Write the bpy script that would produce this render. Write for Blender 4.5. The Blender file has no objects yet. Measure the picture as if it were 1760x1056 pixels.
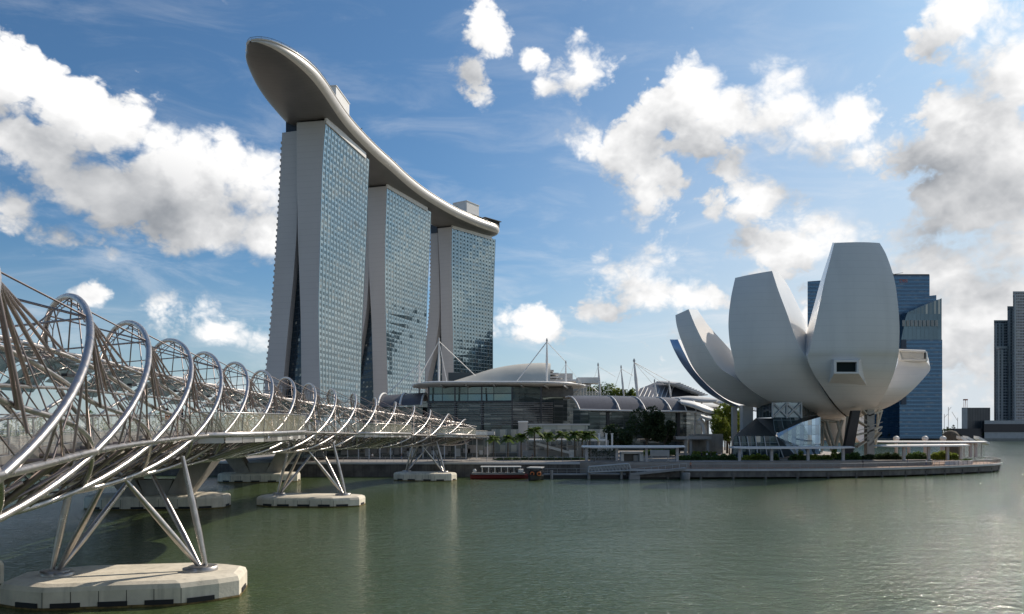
import bpy, math, random
from mathutils import Vector, Matrix
R = math.radians
sc = bpy.context.scene
COL = sc.collection
rnd = random.Random(7)

# ------------------------------------------------------------------ camera
F = 1369.0                     # focal length in pixels of the 1760 wide photograph
CAMZ = 11.0
HOR = 740.0
cam_d = bpy.data.cameras.new("camera")
cam = bpy.data.objects.new("camera", cam_d)
COL.objects.link(cam)
cam.location = (0, 0, CAMZ)
cam.rotation_euler = (R(90), 0, 0)
cam_d.sensor_width = 36.0
cam_d.lens = 36.0 * F / 1760.0
cam_d.shift_y = (HOR - 528.0) / 1760.0
cam_d.clip_start = 0.5
cam_d.clip_end = 20000
sc.camera = cam

SUN_AZ, SUN_EL = 46.0, 36.0    # azimuth clockwise from the view direction, elevation
sv = Vector((math.sin(R(SUN_AZ)) * math.cos(R(SUN_EL)), math.cos(R(SUN_AZ)) * math.cos(R(SUN_EL)), math.sin(R(SUN_EL))))
sun_d = bpy.data.lights.new("sun", 'SUN')
sun_d.energy = 4.2
sun_d.angle = R(0.6)
sun_d.color = (1.0, 0.90, 0.77)
sun = bpy.data.objects.new("sun", sun_d)
COL.objects.link(sun)
sun.location = (200, 200, 300)
sun.rotation_euler = sv.to_track_quat('Z', 'Y').to_euler()

vs = sc.view_settings
vs.view_transform = 'Standard'
vs.look = 'None'
vs.gamma = 1
vs.use_curve_mapping = False
vs.exposure = 0.14

# ------------------------------------------------------------------ node helpers
class NT:
    def __init__(s, tree):
        s.t = tree
        s.n = tree.nodes
    def node(s, typ, **kw):
        nd = s.n.new(typ)
        for k, v in kw.items():
            setattr(nd, k, v)
        return nd
    def put(s, sock, v):
        if v is None:
            return
        if isinstance(v, bpy.types.NodeSocket):
            s.t.links.new(v, sock)
        else:
            sock.default_value = v
    def m(s, op, a, b=None, c=None, clamp=False):
        nd = s.node('ShaderNodeMath', operation=op)
        nd.use_clamp = clamp
        for i, v in enumerate((a, b, c)):
            s.put(nd.inputs[i], v)
        return nd.outputs[0]
    def v(s, op, a, b=None, scale=None):
        nd = s.node('ShaderNodeVectorMath', operation=op)
        s.put(nd.inputs[0], a)
        s.put(nd.inputs[1], b)
        if scale is not None:
            s.put(nd.inputs['Scale'], scale)
        return nd.outputs[1] if op in ('LENGTH', 'DOT_PRODUCT', 'DISTANCE') else nd.outputs[0]
    def mix(s, f, a, b, blend='MIX'):
        nd = s.node('ShaderNodeMix', data_type='RGBA', blend_type=blend)
        s.put(nd.inputs[0], f)
        s.put(nd.inputs[6], a)
        s.put(nd.inputs[7], b)
        return nd.outputs[2]
    def rng(s, x, a, b, c=0.0, d=1.0, smooth=False):
        nd = s.node('ShaderNodeMapRange')
        if smooth:
            nd.interpolation_type = 'SMOOTHSTEP'
        s.put(nd.inputs[0], x)
        for i, q in enumerate((a, b, c, d)):
            s.put(nd.inputs[i + 1], q)
        return nd.outputs[0]
    def noise(s, vec, scale, detail=3, rough=0.5, dist=0.0, color=False):
        nd = s.node('ShaderNodeTexNoise')
        s.put(nd.inputs['Vector'], vec)
        nd.inputs['Scale'].default_value = scale
        nd.inputs['Detail'].default_value = detail
        nd.inputs['Roughness'].default_value = rough
        nd.inputs['Distortion'].default_value = dist
        return nd.outputs[1 if color else 0]
    def sep(s, v):
        nd = s.node('ShaderNodeSeparateXYZ')
        s.put(nd.inputs[0], v)
        return nd.outputs
    def comb(s, x, y, z):
        nd = s.node('ShaderNodeCombineXYZ')
        for i, q in enumerate((x, y, z)):
            s.put(nd.inputs[i], q)
        return nd.outputs[0]

# ------------------------------------------------------------------ sky with clouds
world = bpy.data.worlds.new("World")
sc.world = world
world.use_nodes = True
wt = NT(world.node_tree)
wt.n.clear()
SKYK = 0.100
sky = wt.node('ShaderNodeTexSky', sky_type='NISHITA')
sky.sun_disc = False
sky.sun_elevation = R(SUN_EL)
sky.sun_rotation = R(SUN_AZ)
sky.air_density = 1.0
sky.dust_density = 1.0
sky.ozone_density = 2.2
tc = wt.node('ShaderNodeTexCoord').outputs['Generated']
dirv = wt.v('NORMALIZE', tc)
sx, sy, sz = wt.sep(dirv)[0:3]
az = wt.m('ARCTAN2', sx, sy)
el = wt.m('ARCSINE', sz)
ae = wt.comb(az, el, 0.0)

def pix2ae(px, py):
    u = (px - 880) / F
    v = (HOR - py) / F
    return math.atan(u), math.atan(v / math.sqrt(1 + u * u))

# cloud masses: centre and half size in photograph pixels turned into azimuth and elevation, strength
CL = [(-10, 125, 118, 66, 1.5), (60, 120, 60, 44, 1.3), (120, 175, 88, 58, 1.5), (205, 222, 74, 58, 1.5), (275, 250, 60, 44, 1.35), (310, 300, 120, 66, 1.8), (395, 280, 60, 46, 1.35), (440, 320, 85, 66, 1.6),
      (80, 245, 130, 44, 1.2), (210, 335, 130, 55, 1.6), (350, 385, 110, 55, 1.7), (460, 405, 75, 50, 1.5), (10, 365, 90, 48, 1.05), (95, 405, 80, 34, .9), (205, 438, 50, 18, .62),
      (838, 55, 38, 52, 1.05), (815, 125, 36, 42, .9), (922, 100, 28, 22, .85), (1010, 125, 58, 50, 1.1), (955, 155, 44, 20, .8),
      (1010, 232, 60, 48, 1.0), (1085, 240, 76, 62, 1.15), (1100, 315, 74, 60, 1.1), (1080, 375, 44, 34, .85),
      (1185, 175, 95, 70, 1.15), (1335, 145, 78, 46, 1.1), (1290, 205, 140, 72, 1.3), (1430, 225, 110, 62, 1.25), (1305, 340, 76, 50, 1.15), (1270, 285, 60, 36, .9), (1510, 270, 100, 48, 1.15),
      (1650, 40, 80, 75, 1.2), (1730, 120, 110, 100, 1.3), (1660, 215, 120, 85, 1.3), (1740, 260, 110, 90, 1.3), (1580, 260, 60, 40, .95),
      (1660, 350, 150, 60, 1.25), (1540, 400, 100, 42, 1.05), (1740, 430, 150, 60, 1.2), (1620, 455, 160, 40, 1.1),
      (1330, 425, 110, 42, 1.1), (1430, 400, 110, 36, 1.05), (1300, 480, 90, 30, .9), (1045, 415, 34, 52, .85), (1090, 470, 62, 46, 1.0), (1150, 505, 130, 36, .95), (1040, 535, 80, 24, .8),
      (915, 560, 70, 40, 1.0), (965, 580, 50, 28, .8), (1160, 590, 140, 30, .6), (275, 528, 46, 40, 1.1), (300, 560, 70, 34, 1.0), (362, 535, 40, 36, 1.05), (370, 570, 80, 34, 1.05), (420, 582, 70, 28, .95), (150, 515, 42, 32, 1.0),
      (1690, 540, 220, 120, 1.15), (1600, 640, 260, 70, 1.05), (1450, 560, 120, 60, .8), (1860, 250, 90, 70, 1.0), (1840, 470, 60, 60, 1.0), (1950, 380, 60, 90, .9), (1900, 600, 200, 70, 1.0), (1300, 620, 300, 60, .45), (1700, 660, 250, 60, .8), (880, -160, 380, 60, .7), (300, -120, 260, 70, .9), (2250, 350, 240, 120, 1.1), (2500, 620, 500, 110, 1.0), (3600, 300, 1300, 300, 1.15), (6500, 200, 3500, 600, 1.2), (-250, 330, 200, 150, 1.0)]
def blobs(vec):
    acc = None
    for (px, py, rx, ry, w) in CL:
        a, e = pix2ae(px, py)
        k = math.cos(a)
        rax = rx / F * k * k * 1.0
        rel = ry / F * k
        d = wt.v('MULTIPLY', wt.v('SUBTRACT', vec, (a, e, 0)), (1 / rax, 1 / rel, 0))
        q = wt.rng(wt.v('LENGTH', d), 0.0, 1.9, w, 0.0, smooth=True)
        acc = q if acc is None else wt.m('MAXIMUM', acc, q)
    return acc
def density(vec, dvec, det):
    b = blobs(vec)
    nz = wt.noise(dvec, 7.0, det, 0.66, 0.35)
    nb = wt.noise(dvec, 26.0, max(2, det - 3), 0.6, 0.1)
    vo = wt.node('ShaderNodeTexVoronoi', feature='F1')
    wv = wt.v('ADD', dvec, wt.v('SCALE', wt.v('SUBTRACT', wt.noise(dvec, 30.0, 3, 0.5, color=True), (0.5, 0.5, 0.5)), scale=0.03))
    wt.put(vo.inputs['Vector'], wv)
    vo.inputs['Scale'].default_value = 17.0
    vo.inputs['Detail'].default_value = 3.0 if det > 5 else 2.0
    vo.inputs['Roughness'].default_value = 0.55
    vo.inputs['Lacunarity'].default_value = 2.3
    n_ = wt.m('ADD', wt.m('MULTIPLY', wt.m('SUBTRACT', nz, 0.5), 1.9), wt.m('MULTIPLY', wt.m('SUBTRACT', nb, 0.5), 0.55))
    n_ = wt.m('ADD', n_, wt.m('MULTIPLY', wt.m('SUBTRACT', 0.92, vo.outputs['Distance']), 0.74))
    return wt.m('ADD', b, n_)
d0 = density(ae, wt.v('MULTIPLY', dirv, (1, 1, 1.25)), 8)
da, de = 0.030, 0.045
off = (da * 1.0, de, 0)
dir_off = wt.v('ADD', dirv, (0.03 * math.cos(0.2), -0.005, 0.042))
d1 = density(wt.v('ADD', ae, off), wt.v('MULTIPLY', dir_off, (1, 1, 1.25)), 5)
softn = wt.rng(wt.noise(dirv, 6.0, 2, 0.5), 0.38, 0.62, 0.74, 1.25)
cover = wt.rng(d0, 0.42, softn, 0, 1, smooth=True)
thick = wt.rng(d0, 0.60, 1.5, 0, 1)
lit = wt.m('ADD', 0.70, wt.m('MULTIPLY', wt.m('SUBTRACT', d0, d1), 0.58))
lit = wt.m('SUBTRACT', lit, wt.m('MULTIPLY', thick, 0.24), clamp=True)
gm = wt.v('LENGTH', wt.v('MULTIPLY', wt.v('SUBTRACT', ae, pix2ae(1680, 365) + (0,)), (1 / 0.12, 1 / 0.065, 0)))
lit = wt.m('MULTIPLY', lit, wt.rng(gm, 0.2, 1.4, 0.66, 1.0, smooth=True))
gl = wt.v('LENGTH', wt.v('MULTIPLY', wt.v('SUBTRACT', ae, pix2ae(190, 345) + (0,)), (1 / 0.13, 1 / 0.05, 0)))
lit = wt.m('MULTIPLY', lit, wt.rng(gl, 0.1, 1.6, 0.50, 1.0, smooth=True))
ccol = wt.mix(lit, (2.9, 3.1, 3.4, 1), (9.5, 9.45, 9.4, 1))
# wisps of thin cloud
wn = wt.noise(wt.v('MULTIPLY', dirv, (3, 3, 11)), 2.0, 6, 0.62, 0.6)
wisp = wt.m('MULTIPLY', wt.rng(wn, 0.44, 0.74, 0, 1, smooth=True), wt.m('ADD', wt.rng(el, 0.02, 0.5, 0.50, 0.10), wt.m('MULTIPLY', wt.rng(el, 0.05, 0.34, 0.45, 0.0), wt.rng(az, 0.0, 0.25, 0.0, 1.0)), clamp=True))
skyc = wt.mix(1.0, sky.outputs[0], (0.47, 0.71, 0.87, 1), 'MULTIPLY')
# pale band of distant humid air towards the horizon
hz = wt.m('ADD', wt.rng(el, 0.0, 0.22, 0.40, 0.0, smooth=True), wt.m('MULTIPLY', wt.rng(el, 0.0, 0.50, 0.95, 0.12, smooth=True), wt.rng(az, -0.15, 0.50, 0.0, 1.0, smooth=True)), clamp=True)
skyc = wt.mix(hz, skyc, (6.2, 6.8, 7.3, 1))
s1 = wt.mix(wisp, skyc, (7.8, 8.0, 8.3, 1))
s2 = wt.mix(cover, s1, ccol)
bg = wt.node('ShaderNodeBackground')
wt.put(bg.inputs[0], s2)
bg.inputs[1].default_value = SKYK
wo = wt.node('ShaderNodeOutputWorld')
wt.t.links.new(bg.outputs[0], wo.inputs[0])
world.cycles.sampling_method = 'MANUAL'
world.cycles.sample_map_resolution = 512

# ------------------------------------------------------------------ mesh helpers
def U(px, py, Y):
    """point at depth Y that stands at photograph pixel (px, py)"""
    return Vector(((px - 880) / F * Y, Y, CAMZ + (HOR - py) / F * Y))
def X(px, Y): return (px - 880) / F * Y
def Zp(py, Y): return CAMZ + (HOR - py) / F * Y

def origin(o):
    v = Vector((0, 0, 0))
    while o is not None:
        v += o.location
        o = o.parent
    return v

class MB:
    def __init__(s):
        s.v = []; s.f = []; s.sm = []; s.uv = {}; s.mi = []
    def add(s, vs, fs, smooth=False, mi=0):
        b = len(s.v)
        s.v += [tuple(p) for p in vs]
        for f in fs:
            s.f.append(tuple(b + i for i in f)); s.sm.append(smooth); s.mi.append(mi)
        return s
    def face(s, pts, uv=None, smooth=False, mi=0):
        b = len(s.v)
        s.v += [tuple(p) for p in pts]
        s.f.append(tuple(range(b, b + len(pts)))); s.sm.append(smooth); s.mi.append(mi)
        if uv: s.uv[len(s.f) - 1] = uv
        return s
    def box(s, c, d, rz=0.0, mi=0):
        cx, cy, cz = c; dx, dy, dz = d[0] / 2, d[1] / 2, d[2] / 2
        ca, sa = math.cos(rz), math.sin(rz)
        vs = []
        for z in (-dz, dz):
            for (x, y) in ((-dx, -dy), (dx, -dy), (dx, dy), (-dx, dy)):
                vs.append((cx + x * ca - y * sa, cy + x * sa + y * ca, cz + z))
        return s.add(vs, [(3, 2, 1, 0), (4, 5, 6, 7), (0, 1, 5, 4), (1, 2, 6, 5), (2, 3, 7, 6), (3, 0, 4, 7)], mi=mi)
    def hexa(s, b4, t4, mi=0):
        return s.add(list(b4) + list(t4), [(3, 2, 1, 0), (4, 5, 6, 7), (0, 1, 5, 4), (1, 2, 6, 5), (2, 3, 7, 6), (3, 0, 4, 7)], mi=mi)
    def prism(s, poly, z0, z1, mi=0):
        n = len(poly)
        vs = [(p[0], p[1], z0) for p in poly] + [(p[0], p[1], z1) for p in poly]
        fs = [tuple(range(n - 1, -1, -1)), tuple(range(n, 2 * n))] + [(i, (i + 1) % n, n + (i + 1) % n, n + i) for i in range(n)]
        return s.add(vs, fs, mi=mi)
    def loft(s, rings, closed=True, caps=True, smooth=True, mi=0):
        n = len(rings[0]); vs = [p for r in rings for p in r]; fs = []
        for i in range(len(rings) - 1):
            for j in range(n if closed else n - 1):
                k = (j + 1) % n
                fs.append((i * n + j, i * n + k, (i + 1) * n + k, (i + 1) * n + j))
        b = len(s.f)
        s.add(vs, fs, smooth, mi)
        if caps and closed:
            s.face([rings[0][i] for i in range(n - 1, -1, -1)], mi=mi)
            s.face(list(rings[-1]), mi=mi)
        return s
    def tube(s, pts, r, seg=8, caps=True, mi=0):
        pts = [Vector(p) for p in pts]
        n = len(pts)
        rs = r if isinstance(r, (list, tuple)) else [r] * n
        rings = []; up = None
        for i, p in enumerate(pts):
            t = (pts[min(i + 1, n - 1)] - pts[max(i - 1, 0)])
            if t.length < 1e-9: t = Vector((0, 0, 1))
            t.normalize()
            if up is None:
                up = Vector((0, 0, 1)) if abs(t.z) < 0.9 else Vector((1, 0, 0))
            a = t.cross(up)
            if a.length < 1e-6: a = t.orthogonal()
            a.normalize()
            b = a.cross(t).normalized()
            up = b
            rings.append([p + (a * math.cos(2 * math.pi * j / seg) + b * math.sin(2 * math.pi * j / seg)) * rs[i] for j in range(seg)])
        return s.loft(rings, True, caps, True, mi)
    def lathe(s, prof, c, seg=16, mi=0):
        rings = [[(c[0] + r * math.cos(2 * math.pi * j / seg), c[1] + r * math.sin(2 * math.pi * j / seg), c[2] + z) for j in range(seg)] for r, z in prof]
        return s.loft(rings, True, True, True, mi)
    def build(s, name, mat, parent=None, loc=None):
        me = bpy.data.meshes.new(name)
        o = bpy.data.objects.new(name, me)
        COL.objects.link(o)
        if parent is not None:
            o.parent = parent
            og = origin(parent)
        else:
            o.location = loc if loc is not None else (0, 0, 0)
            og = Vector(o.location)
        vs = [(v[0] - og.x, v[1] - og.y, v[2] - og.z) for v in s.v]
        me.from_pydata(vs, [], s.f)
        for i, p in enumerate(me.polygons):
            p.use_smooth = s.sm[i]
            p.material_index = s.mi[i]
        for m_ in (mat if isinstance(mat, (list, tuple)) else [mat]):
            me.materials.append(m_)
        if s.uv:
            ul = me.uv_layers.new(name="UVMap")
            for fi, uv in s.uv.items():
                for li, q in zip(me.polygons[fi].loop_indices, uv):
                    ul.data[li].uv = q
        me.update()
        return o

def thing(name, label, cat, loc=(0, 0, 0), group=None, rz=0.0):
    o = bpy.data.objects.new(name, None)
    COL.objects.link(o)
    o.empty_display_size = 0.5
    o.location = loc
    o.rotation_euler = (0, 0, rz)
    return tag(o, label, cat, group)
def tag(o, label, cat, group=None, kind=None):
    o['label'] = label; o['category'] = cat
    if group: o['group'] = group
    if kind: o['kind'] = kind
    return o
def setting(o, kind='structure', label=None):
    o['kind'] = kind
    if label: o['label'] = label
    return o
def copy_tree(o, loc, rz=None, label=None, scale=None):
    c = o.copy(); COL.objects.link(c); c.location = loc
    if rz is not None: c.rotation_euler = (0, 0, rz)
    if label: c['label'] = label
    if scale: c.scale = (scale,) * 3
    def rec(a, b):
        for ch in list(a.children):
            d = ch.copy(); COL.objects.link(d); d.parent = b
            rec(ch, d)
    rec(o, c)
    return c

# ------------------------------------------------------------------ materials
def mat(name, col, rough=0.6, metal=0.0, noise=0.0, nscale=1.0, bump=0.0, bscale=5.0, spec=0.5, streak=0.0, lines=None, col2=None, alpha=None, trans=0.0, ior=1.45, rnoise=0.0):
    m_ = bpy.data.materials.new(name)
    m_.use_nodes = True
    t = NT(m_.node_tree)
    b = t.n['Principled BSDF']
    c = (col[0], col[1], col[2], 1)
    b.inputs['Roughness'].default_value = rough
    b.inputs['Metallic'].default_value = metal
    b.inputs['Specular IOR Level'].default_value = spec
    b.inputs['IOR'].default_value = ior
    if trans: b.inputs['Transmission Weight'].default_value = trans
    if alpha is not None: b.inputs['Alpha'].default_value = alpha
    co = t.node('ShaderNodeTexCoord').outputs['Object']
    src = c
    if noise or col2:
        n1 = t.noise(co, nscale, 5, 0.6)
        c2 = col2 if col2 else tuple(q * (1 - noise) for q in col)
        c1 = tuple(min(1, q * (1 + noise * 0.5)) for q in col) if not col2 else col
        src = t.mix(t.rng(n1, 0.35, 0.65), (c1[0], c1[1], c1[2], 1), (c2[0], c2[1], c2[2], 1))
    if streak:
        n2 = t.noise(t.v('MULTIPLY', co, (1, 1, 0.08)), nscale * 3, 4, 0.6)
        src = t.mix(t.m('MULTIPLY', t.rng(n2, 0.5, 0.75), streak), src, (0.03, 0.03, 0.025, 1))
    if lines:      # (spacing x, spacing y, spacing z, width fraction, darkness)
        xyz = t.sep(co)
        acc = None
        for i in range(3):
            if lines[i]:
                fr = t.m('FRACT', t.m('DIVIDE', xyz[i], lines[i]))
                ln = t.m('LESS_THAN', fr, lines[3])
                acc = ln if acc is None else t.m('MAXIMUM', acc, ln)
        src = t.mix(t.m('MULTIPLY', acc, lines[4]), src, (col[0] * .3, col[1] * .3, col[2] * .3, 1))
    t.put(b.inputs['Base Color'], src)
    if rnoise:
        t.put(b.inputs['Roughness'], t.rng(t.noise(co, nscale * 2, 3), 0.3, 0.7, max(0.02, rough - rnoise), rough + rnoise))
    if bump:
        bp = t.node('ShaderNodeBump')
        bp.inputs['Strength'].default_value = bump
        bp.inputs['Distance'].default_value = 0.05
        t.put(bp.inputs['Height'], t.noise(co, bscale, 4))
        t.put(b.inputs['Normal'], bp.outputs[0])
    return m_

def facade(name, cw, ch, frame, glass, win, wx=(0.28, 0.72), wy=(0.28, 0.72), metal=0.75, rough=0.06, tilt=0.02, fw=0.08, fh=0.10, framew=0.6, rvar=0.45):
    """glazed facade on UV metres: mullion grid, a window inside each bay, every pane tilted a little"""
    m_ = bpy.data.materials.new(name)
    m_.use_nodes = True
    t = NT(m_.node_tree)
    b = t.n['Principled BSDF']
    tcn = t.node('ShaderNodeTexCoord')
    uv = tcn.outputs['UV']
    u, v, _ = t.sep(uv)[0:3]
    su = t.m('DIVIDE', u, cw); sv_ = t.m('DIVIDE', v, ch)
    fu = t.m('FRACT', su); fv = t.m('FRACT', sv_)
    cell = t.comb(t.m('FLOOR', su), t.m('FLOOR', sv_), 0.0)
    wn_ = t.node('ShaderNodeTexWhiteNoise', noise_dimensions='3D')
    t.put(wn_.inputs['Vector'], cell)
    rv, rc = wn_.outputs[0], wn_.outputs[1]
    frm = t.m('MAXIMUM', t.m('LESS_THAN', fu, fw), t.m('LESS_THAN', fv, fh))
    inw = t.m('MULTIPLY', t.m('MULTIPLY', t.m('GREATER_THAN', fu, wx[0]), t.m('LESS_THAN', fu, wx[1])),
              t.m('MULTIPLY', t.m('GREATER_THAN', fv, wy[0]), t.m('LESS_THAN', fv, wy[1])))
    g = t.mix(t.rng(rv, 0, 1, 0.0, rvar), glass + (1,), tuple(q * .55 for q in glass) + (1,))
    w = t.mix(t.m('MULTIPLY', t.m('POWER', rv, 5.0), min(1, rvar * 2)), win + (1,), (0.42, 0.42, 0.38, 1))
    c = t.mix(inw, g, w)
    c = t.mix(t.m('MULTIPLY', frm, framew), c, frame + (1,))
    t.put(b.inputs['Base Color'], c)
    mt = t.m('MULTIPLY', metal, t.m('SUBTRACT', 1.0, t.m('MULTIPLY', frm, 0.8)))
    mt = t.m('MULTIPLY', mt, t.m('SUBTRACT', 1.0, t.m('MULTIPLY', inw, 0.45)))
    t.put(b.inputs['Metallic'], mt)
    t.put(b.inputs['Roughness'], t.m('ADD', rough, t.m('MULTIPLY', frm, 0.35)))
    geo = t.node('ShaderNodeNewGeometry')
    pert = t.v('SCALE', t.v('SUBTRACT', rc, (0.5, 0.5, 0.5)), scale=tilt)
    wob = t.v('SCALE', t.v('SUBTRACT', t.noise(uv, 0.12, 2, 0.5, color=True), (0.5, 0.5, 0.5)), scale=tilt * 2.2)
    t.put(b.inputs['Normal'], t.v('NORMALIZE', t.v('ADD', t.v('ADD', geo.outputs['Normal'], pert), wob)))
    return m_

M = {}
M['steel'] = mat('stainless_steel', (0.50, 0.465, 0.44), 0.33, 0.92, noise=0.15, nscale=1.5, rnoise=0.08)
M['steel_thin'] = mat('brushed_thin_steel', (0.30, 0.25, 0.235), 0.38, 0.85, noise=0.15, nscale=1.0)
M['steel_dull'] = mat('dull_steel', (0.48, 0.45, 0.42), 0.42, 0.9, noise=0.25, nscale=1.0)
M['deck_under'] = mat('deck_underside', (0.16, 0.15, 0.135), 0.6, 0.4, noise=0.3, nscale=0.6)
M['deck_top'] = mat('deck_boards', (0.28, 0.24, 0.20), 0.8, noise=0.2)
M['canopy'] = mat('teal_glass', (0.015, 0.15, 0.19), 0.2, 0.0, alpha=0.9)
M['glass'] = mat('clear_glass', (0.55, 0.60, 0.58), 0.05, 0.0, alpha=0.28, spec=0.8)
M['glass_fence'] = mat('balustrade_glass', (0.62, 0.58, 0.42), 0.10, 0.2, alpha=0.45, spec=0.9, noise=0.3, nscale=0.5)
M['concrete'] = mat('pile_cap_concrete', (0.74, 0.67, 0.54), 0.85, noise=0.14, nscale=0.7, bump=0.25, bscale=8, streak=0.28)
M['concrete_dark'] = mat('grey_concrete', (0.34, 0.32, 0.285), 0.85, noise=0.2, nscale=0.5, bump=0.2, bscale=5, streak=0.25)
M['quay'] = mat('quay_wall_stone', (0.14, 0.125, 0.11), 0.9, noise=0.4, nscale=0.5, streak=0.5, lines=(2.2, 0, 0.9, .04, .7))
M['rubber'] = mat('black_rubber', (0.018, 0.018, 0.02), 0.6)
M['algae'] = mat('tide_line', (0.17, 0.12, 0.04), 0.8, noise=0.5, nscale=2)
M['clad'] = mat('hotel_end_cladding', (0.51, 0.49, 0.475), 0.55, noise=0.06, nscale=0.02, lines=(0, 0, 3.45, .05, .22))
M['clad_rib'] = mat('balcony_edge', (0.42, 0.39, 0.36), 0.6, noise=0.1, nscale=0.1)
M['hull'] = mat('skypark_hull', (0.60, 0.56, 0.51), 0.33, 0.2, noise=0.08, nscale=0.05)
M['hull_under_shade'] = mat('skypark_soffit_shade', (0.15, 0.145, 0.14), 0.42, 0.2, noise=0.12, nscale=0.06, lines=(0, 3.2, 0, .05, .35))  # dark base puts the shade under the hull into the colour
M['white'] = mat('white_paint', (0.74, 0.72, 0.69), 0.45, noise=0.06, nscale=0.3)
M['offwhite'] = mat('pale_grey_paint', (0.50, 0.49, 0.47), 0.5, noise=0.1, nscale=0.3)
M['darkmetal'] = mat('dark_metal', (0.05, 0.05, 0.055), 0.4, 0.5)
M['museum'] = mat('museum_skin', (0.72, 0.69, 0.65), 0.42, 0.0, noise=0.04, nscale=0.06, spec=0.6, streak=0.09, lines=(0, 0, 1.9, .035, .20))
M['museum_side'] = mat('museum_petal_side', (0.86, 0.83, 0.79), 0.24, 0.1, noise=0.05, nscale=0.1)  # base raised so the sun's glare on the facet sits in the colour
M['museum_seam'] = mat('petal_seam', (0.05, 0.045, 0.04), 0.7)
M['roof_shell'] = mat('grey_shell_roof', (0.62, 0.58, 0.49), 0.6, 0.0, noise=0.1, nscale=0.1)
M['solar'] = mat('dark_roof_panels', (0.11, 0.105, 0.115), 0.5, 0.1, noise=0.12, nscale=0.3, lines=(1.4, 1.4, 0, .06, .35))
M['pave'] = mat('paving', (0.30, 0.27, 0.235), 0.85, noise=0.2, nscale=0.2)
M['board'] = mat('boardwalk_timber', (0.40, 0.235, 0.155), 0.75, noise=0.3, nscale=0.8, lines=(0.6, 0, 0, .08, .4))
M['piling'] = mat('stained_fascia', (0.16, 0.145, 0.13), 0.8, noise=0.4, nscale=0.4, streak=0.5)
M['leaf'] = mat('leaf_green', (0.11, 0.175, 0.04), 0.6, col2=(0.055, 0.10, 0.025), nscale=0.7)
M['leaf_dark'] = mat('leaf_dark_green', (0.055, 0.085, 0.03), 0.7, col2=(0.03, 0.05, 0.018), nscale=0.7)
M['leaf_bright'] = mat('leaf_yellow_green', (0.26, 0.30, 0.04), 0.6, col2=(0.12, 0.18, 0.03), nscale=0.4)
M['palm_leaf'] = mat('palm_frond', (0.08, 0.14, 0.035), 0.75, col2=(0.13, 0.18, 0.03), nscale=0.8)
M['bark'] = mat('bark', (0.12, 0.095, 0.07), 0.9, noise=0.3, nscale=3)
M['red'] = mat('red_hull_paint', (0.17, 0.02, 0.018), 0.6)
M['jetty'] = mat('jetty_metal', (0.33, 0.31, 0.29), 0.6, noise=0.25, nscale=0.5)
M['rail_brown'] = mat('rail_bars', (0.20, 0.16, 0.14), 0.6)
M['orange'] = mat('orange_float', (0.60, 0.17, 0.05), 0.5)
M['black'] = mat('black_hull', (0.02, 0.02, 0.02), 0.5)
M['skin'] = mat('skin', (0.45, 0.26, 0.18), 0.6)
M['hair'] = mat('dark_hair', (0.02, 0.015, 0.012), 0.7)
M['cloth_dark'] = mat('dark_cloth', (0.03, 0.03, 0.04), 0.9)
M['cloth_orange'] = mat('orange_cloth', (0.55, 0.16, 0.05), 0.9)
M['cloth_white'] = mat('white_cloth', (0.65, 0.65, 0.63), 0.9)
M['cloth_blue'] = mat('blue_cloth', (0.08, 0.13, 0.25), 0.9)
M['interior'] = mat('dim_interior', (0.06, 0.058, 0.055), 0.8, noise=0.5, nscale=0.3)
M['f_hotel'] = facade('hotel_curtain_wall', 4.5, 3.45, rvar=0.22, frame=(0.36, 0.43, 0.45), glass=(0.29, 0.38, 0.41), win=(0.04, 0.075, 0.09), wx=(.34, .82), wy=(.20, .70), metal=0.93, rough=0.035, tilt=0.014, fw=0.06, fh=0.08, framew=0.22)
M['f_atrium'] = facade('hotel_atrium_glass', 3.0, 3.45, (0.03, 0.04, 0.05), (0.03, 0.055, 0.08), (0.02, 0.03, 0.04), metal=0.3, rough=0.08, framew=0.8)
M['f_blue'] = facade('blue_office_glass', 3.0, 4.2, (0.03, 0.05, 0.08), (0.07, 0.145, 0.235), (0.055, 0.115, 0.19), wx=(0, 1), wy=(.5, .95), metal=0.75, rough=0.22, tilt=0.003, fw=0.05, fh=0.08, framew=0.4, rvar=0.12)
M['f_grey'] = facade('grey_residential_glass', 2.6, 3.3, (0.60, 0.60, 0.60), (0.26, 0.26, 0.27), (0.10, 0.10, 0.11), wx=(.12, .9), wy=(.15, .7), metal=0.3, rough=0.2, tilt=0.01, fw=0.08, fh=0.22, framew=0.75)
M['f_mall'] = facade('mall_glass', 4.0, 1.6, (0.06, 0.07, 0.07), (0.10, 0.12, 0.12), (0.05, 0.065, 0.065), wx=(0, 1), wy=(.2, .6), metal=0.5, rough=0.10, tilt=0.03, fw=0.03, fh=0.12, framew=0.8)
M['f_lobby'] = facade('lobby_glass', 2.4, 2.6, (0.22, 0.27, 0.30), (0.42, 0.55, 0.66), (0.38, 0.50, 0.62), wx=(.5, 1), wy=(0, 1), metal=0.85, rough=0.04, tilt=0.03, fw=0.04, fh=0.04, framew=0.6)
M['f_lobby_dark'] = facade('dark_lobby_glass', 2.4, 4.0, (0.20, 0.25, 0.26), (0.04, 0.07, 0.08), (0.03, 0.05, 0.06), wx=(.5, 1), wy=(0, 1), metal=0.5, rough=0.06, tilt=0.02, fw=0.07, fh=0.04, framew=0.8)
M['f_shop'] = facade('shop_glass', 3.2, 4.5, (0.40, 0.40, 0.39), (0.16, 0.18, 0.18), (0.34, 0.33, 0.30), wx=(.45, .95), wy=(.05, .5), metal=0.35, rough=0.12, tilt=0.03, fw=0.05, fh=0.06, framew=0.8)

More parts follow.
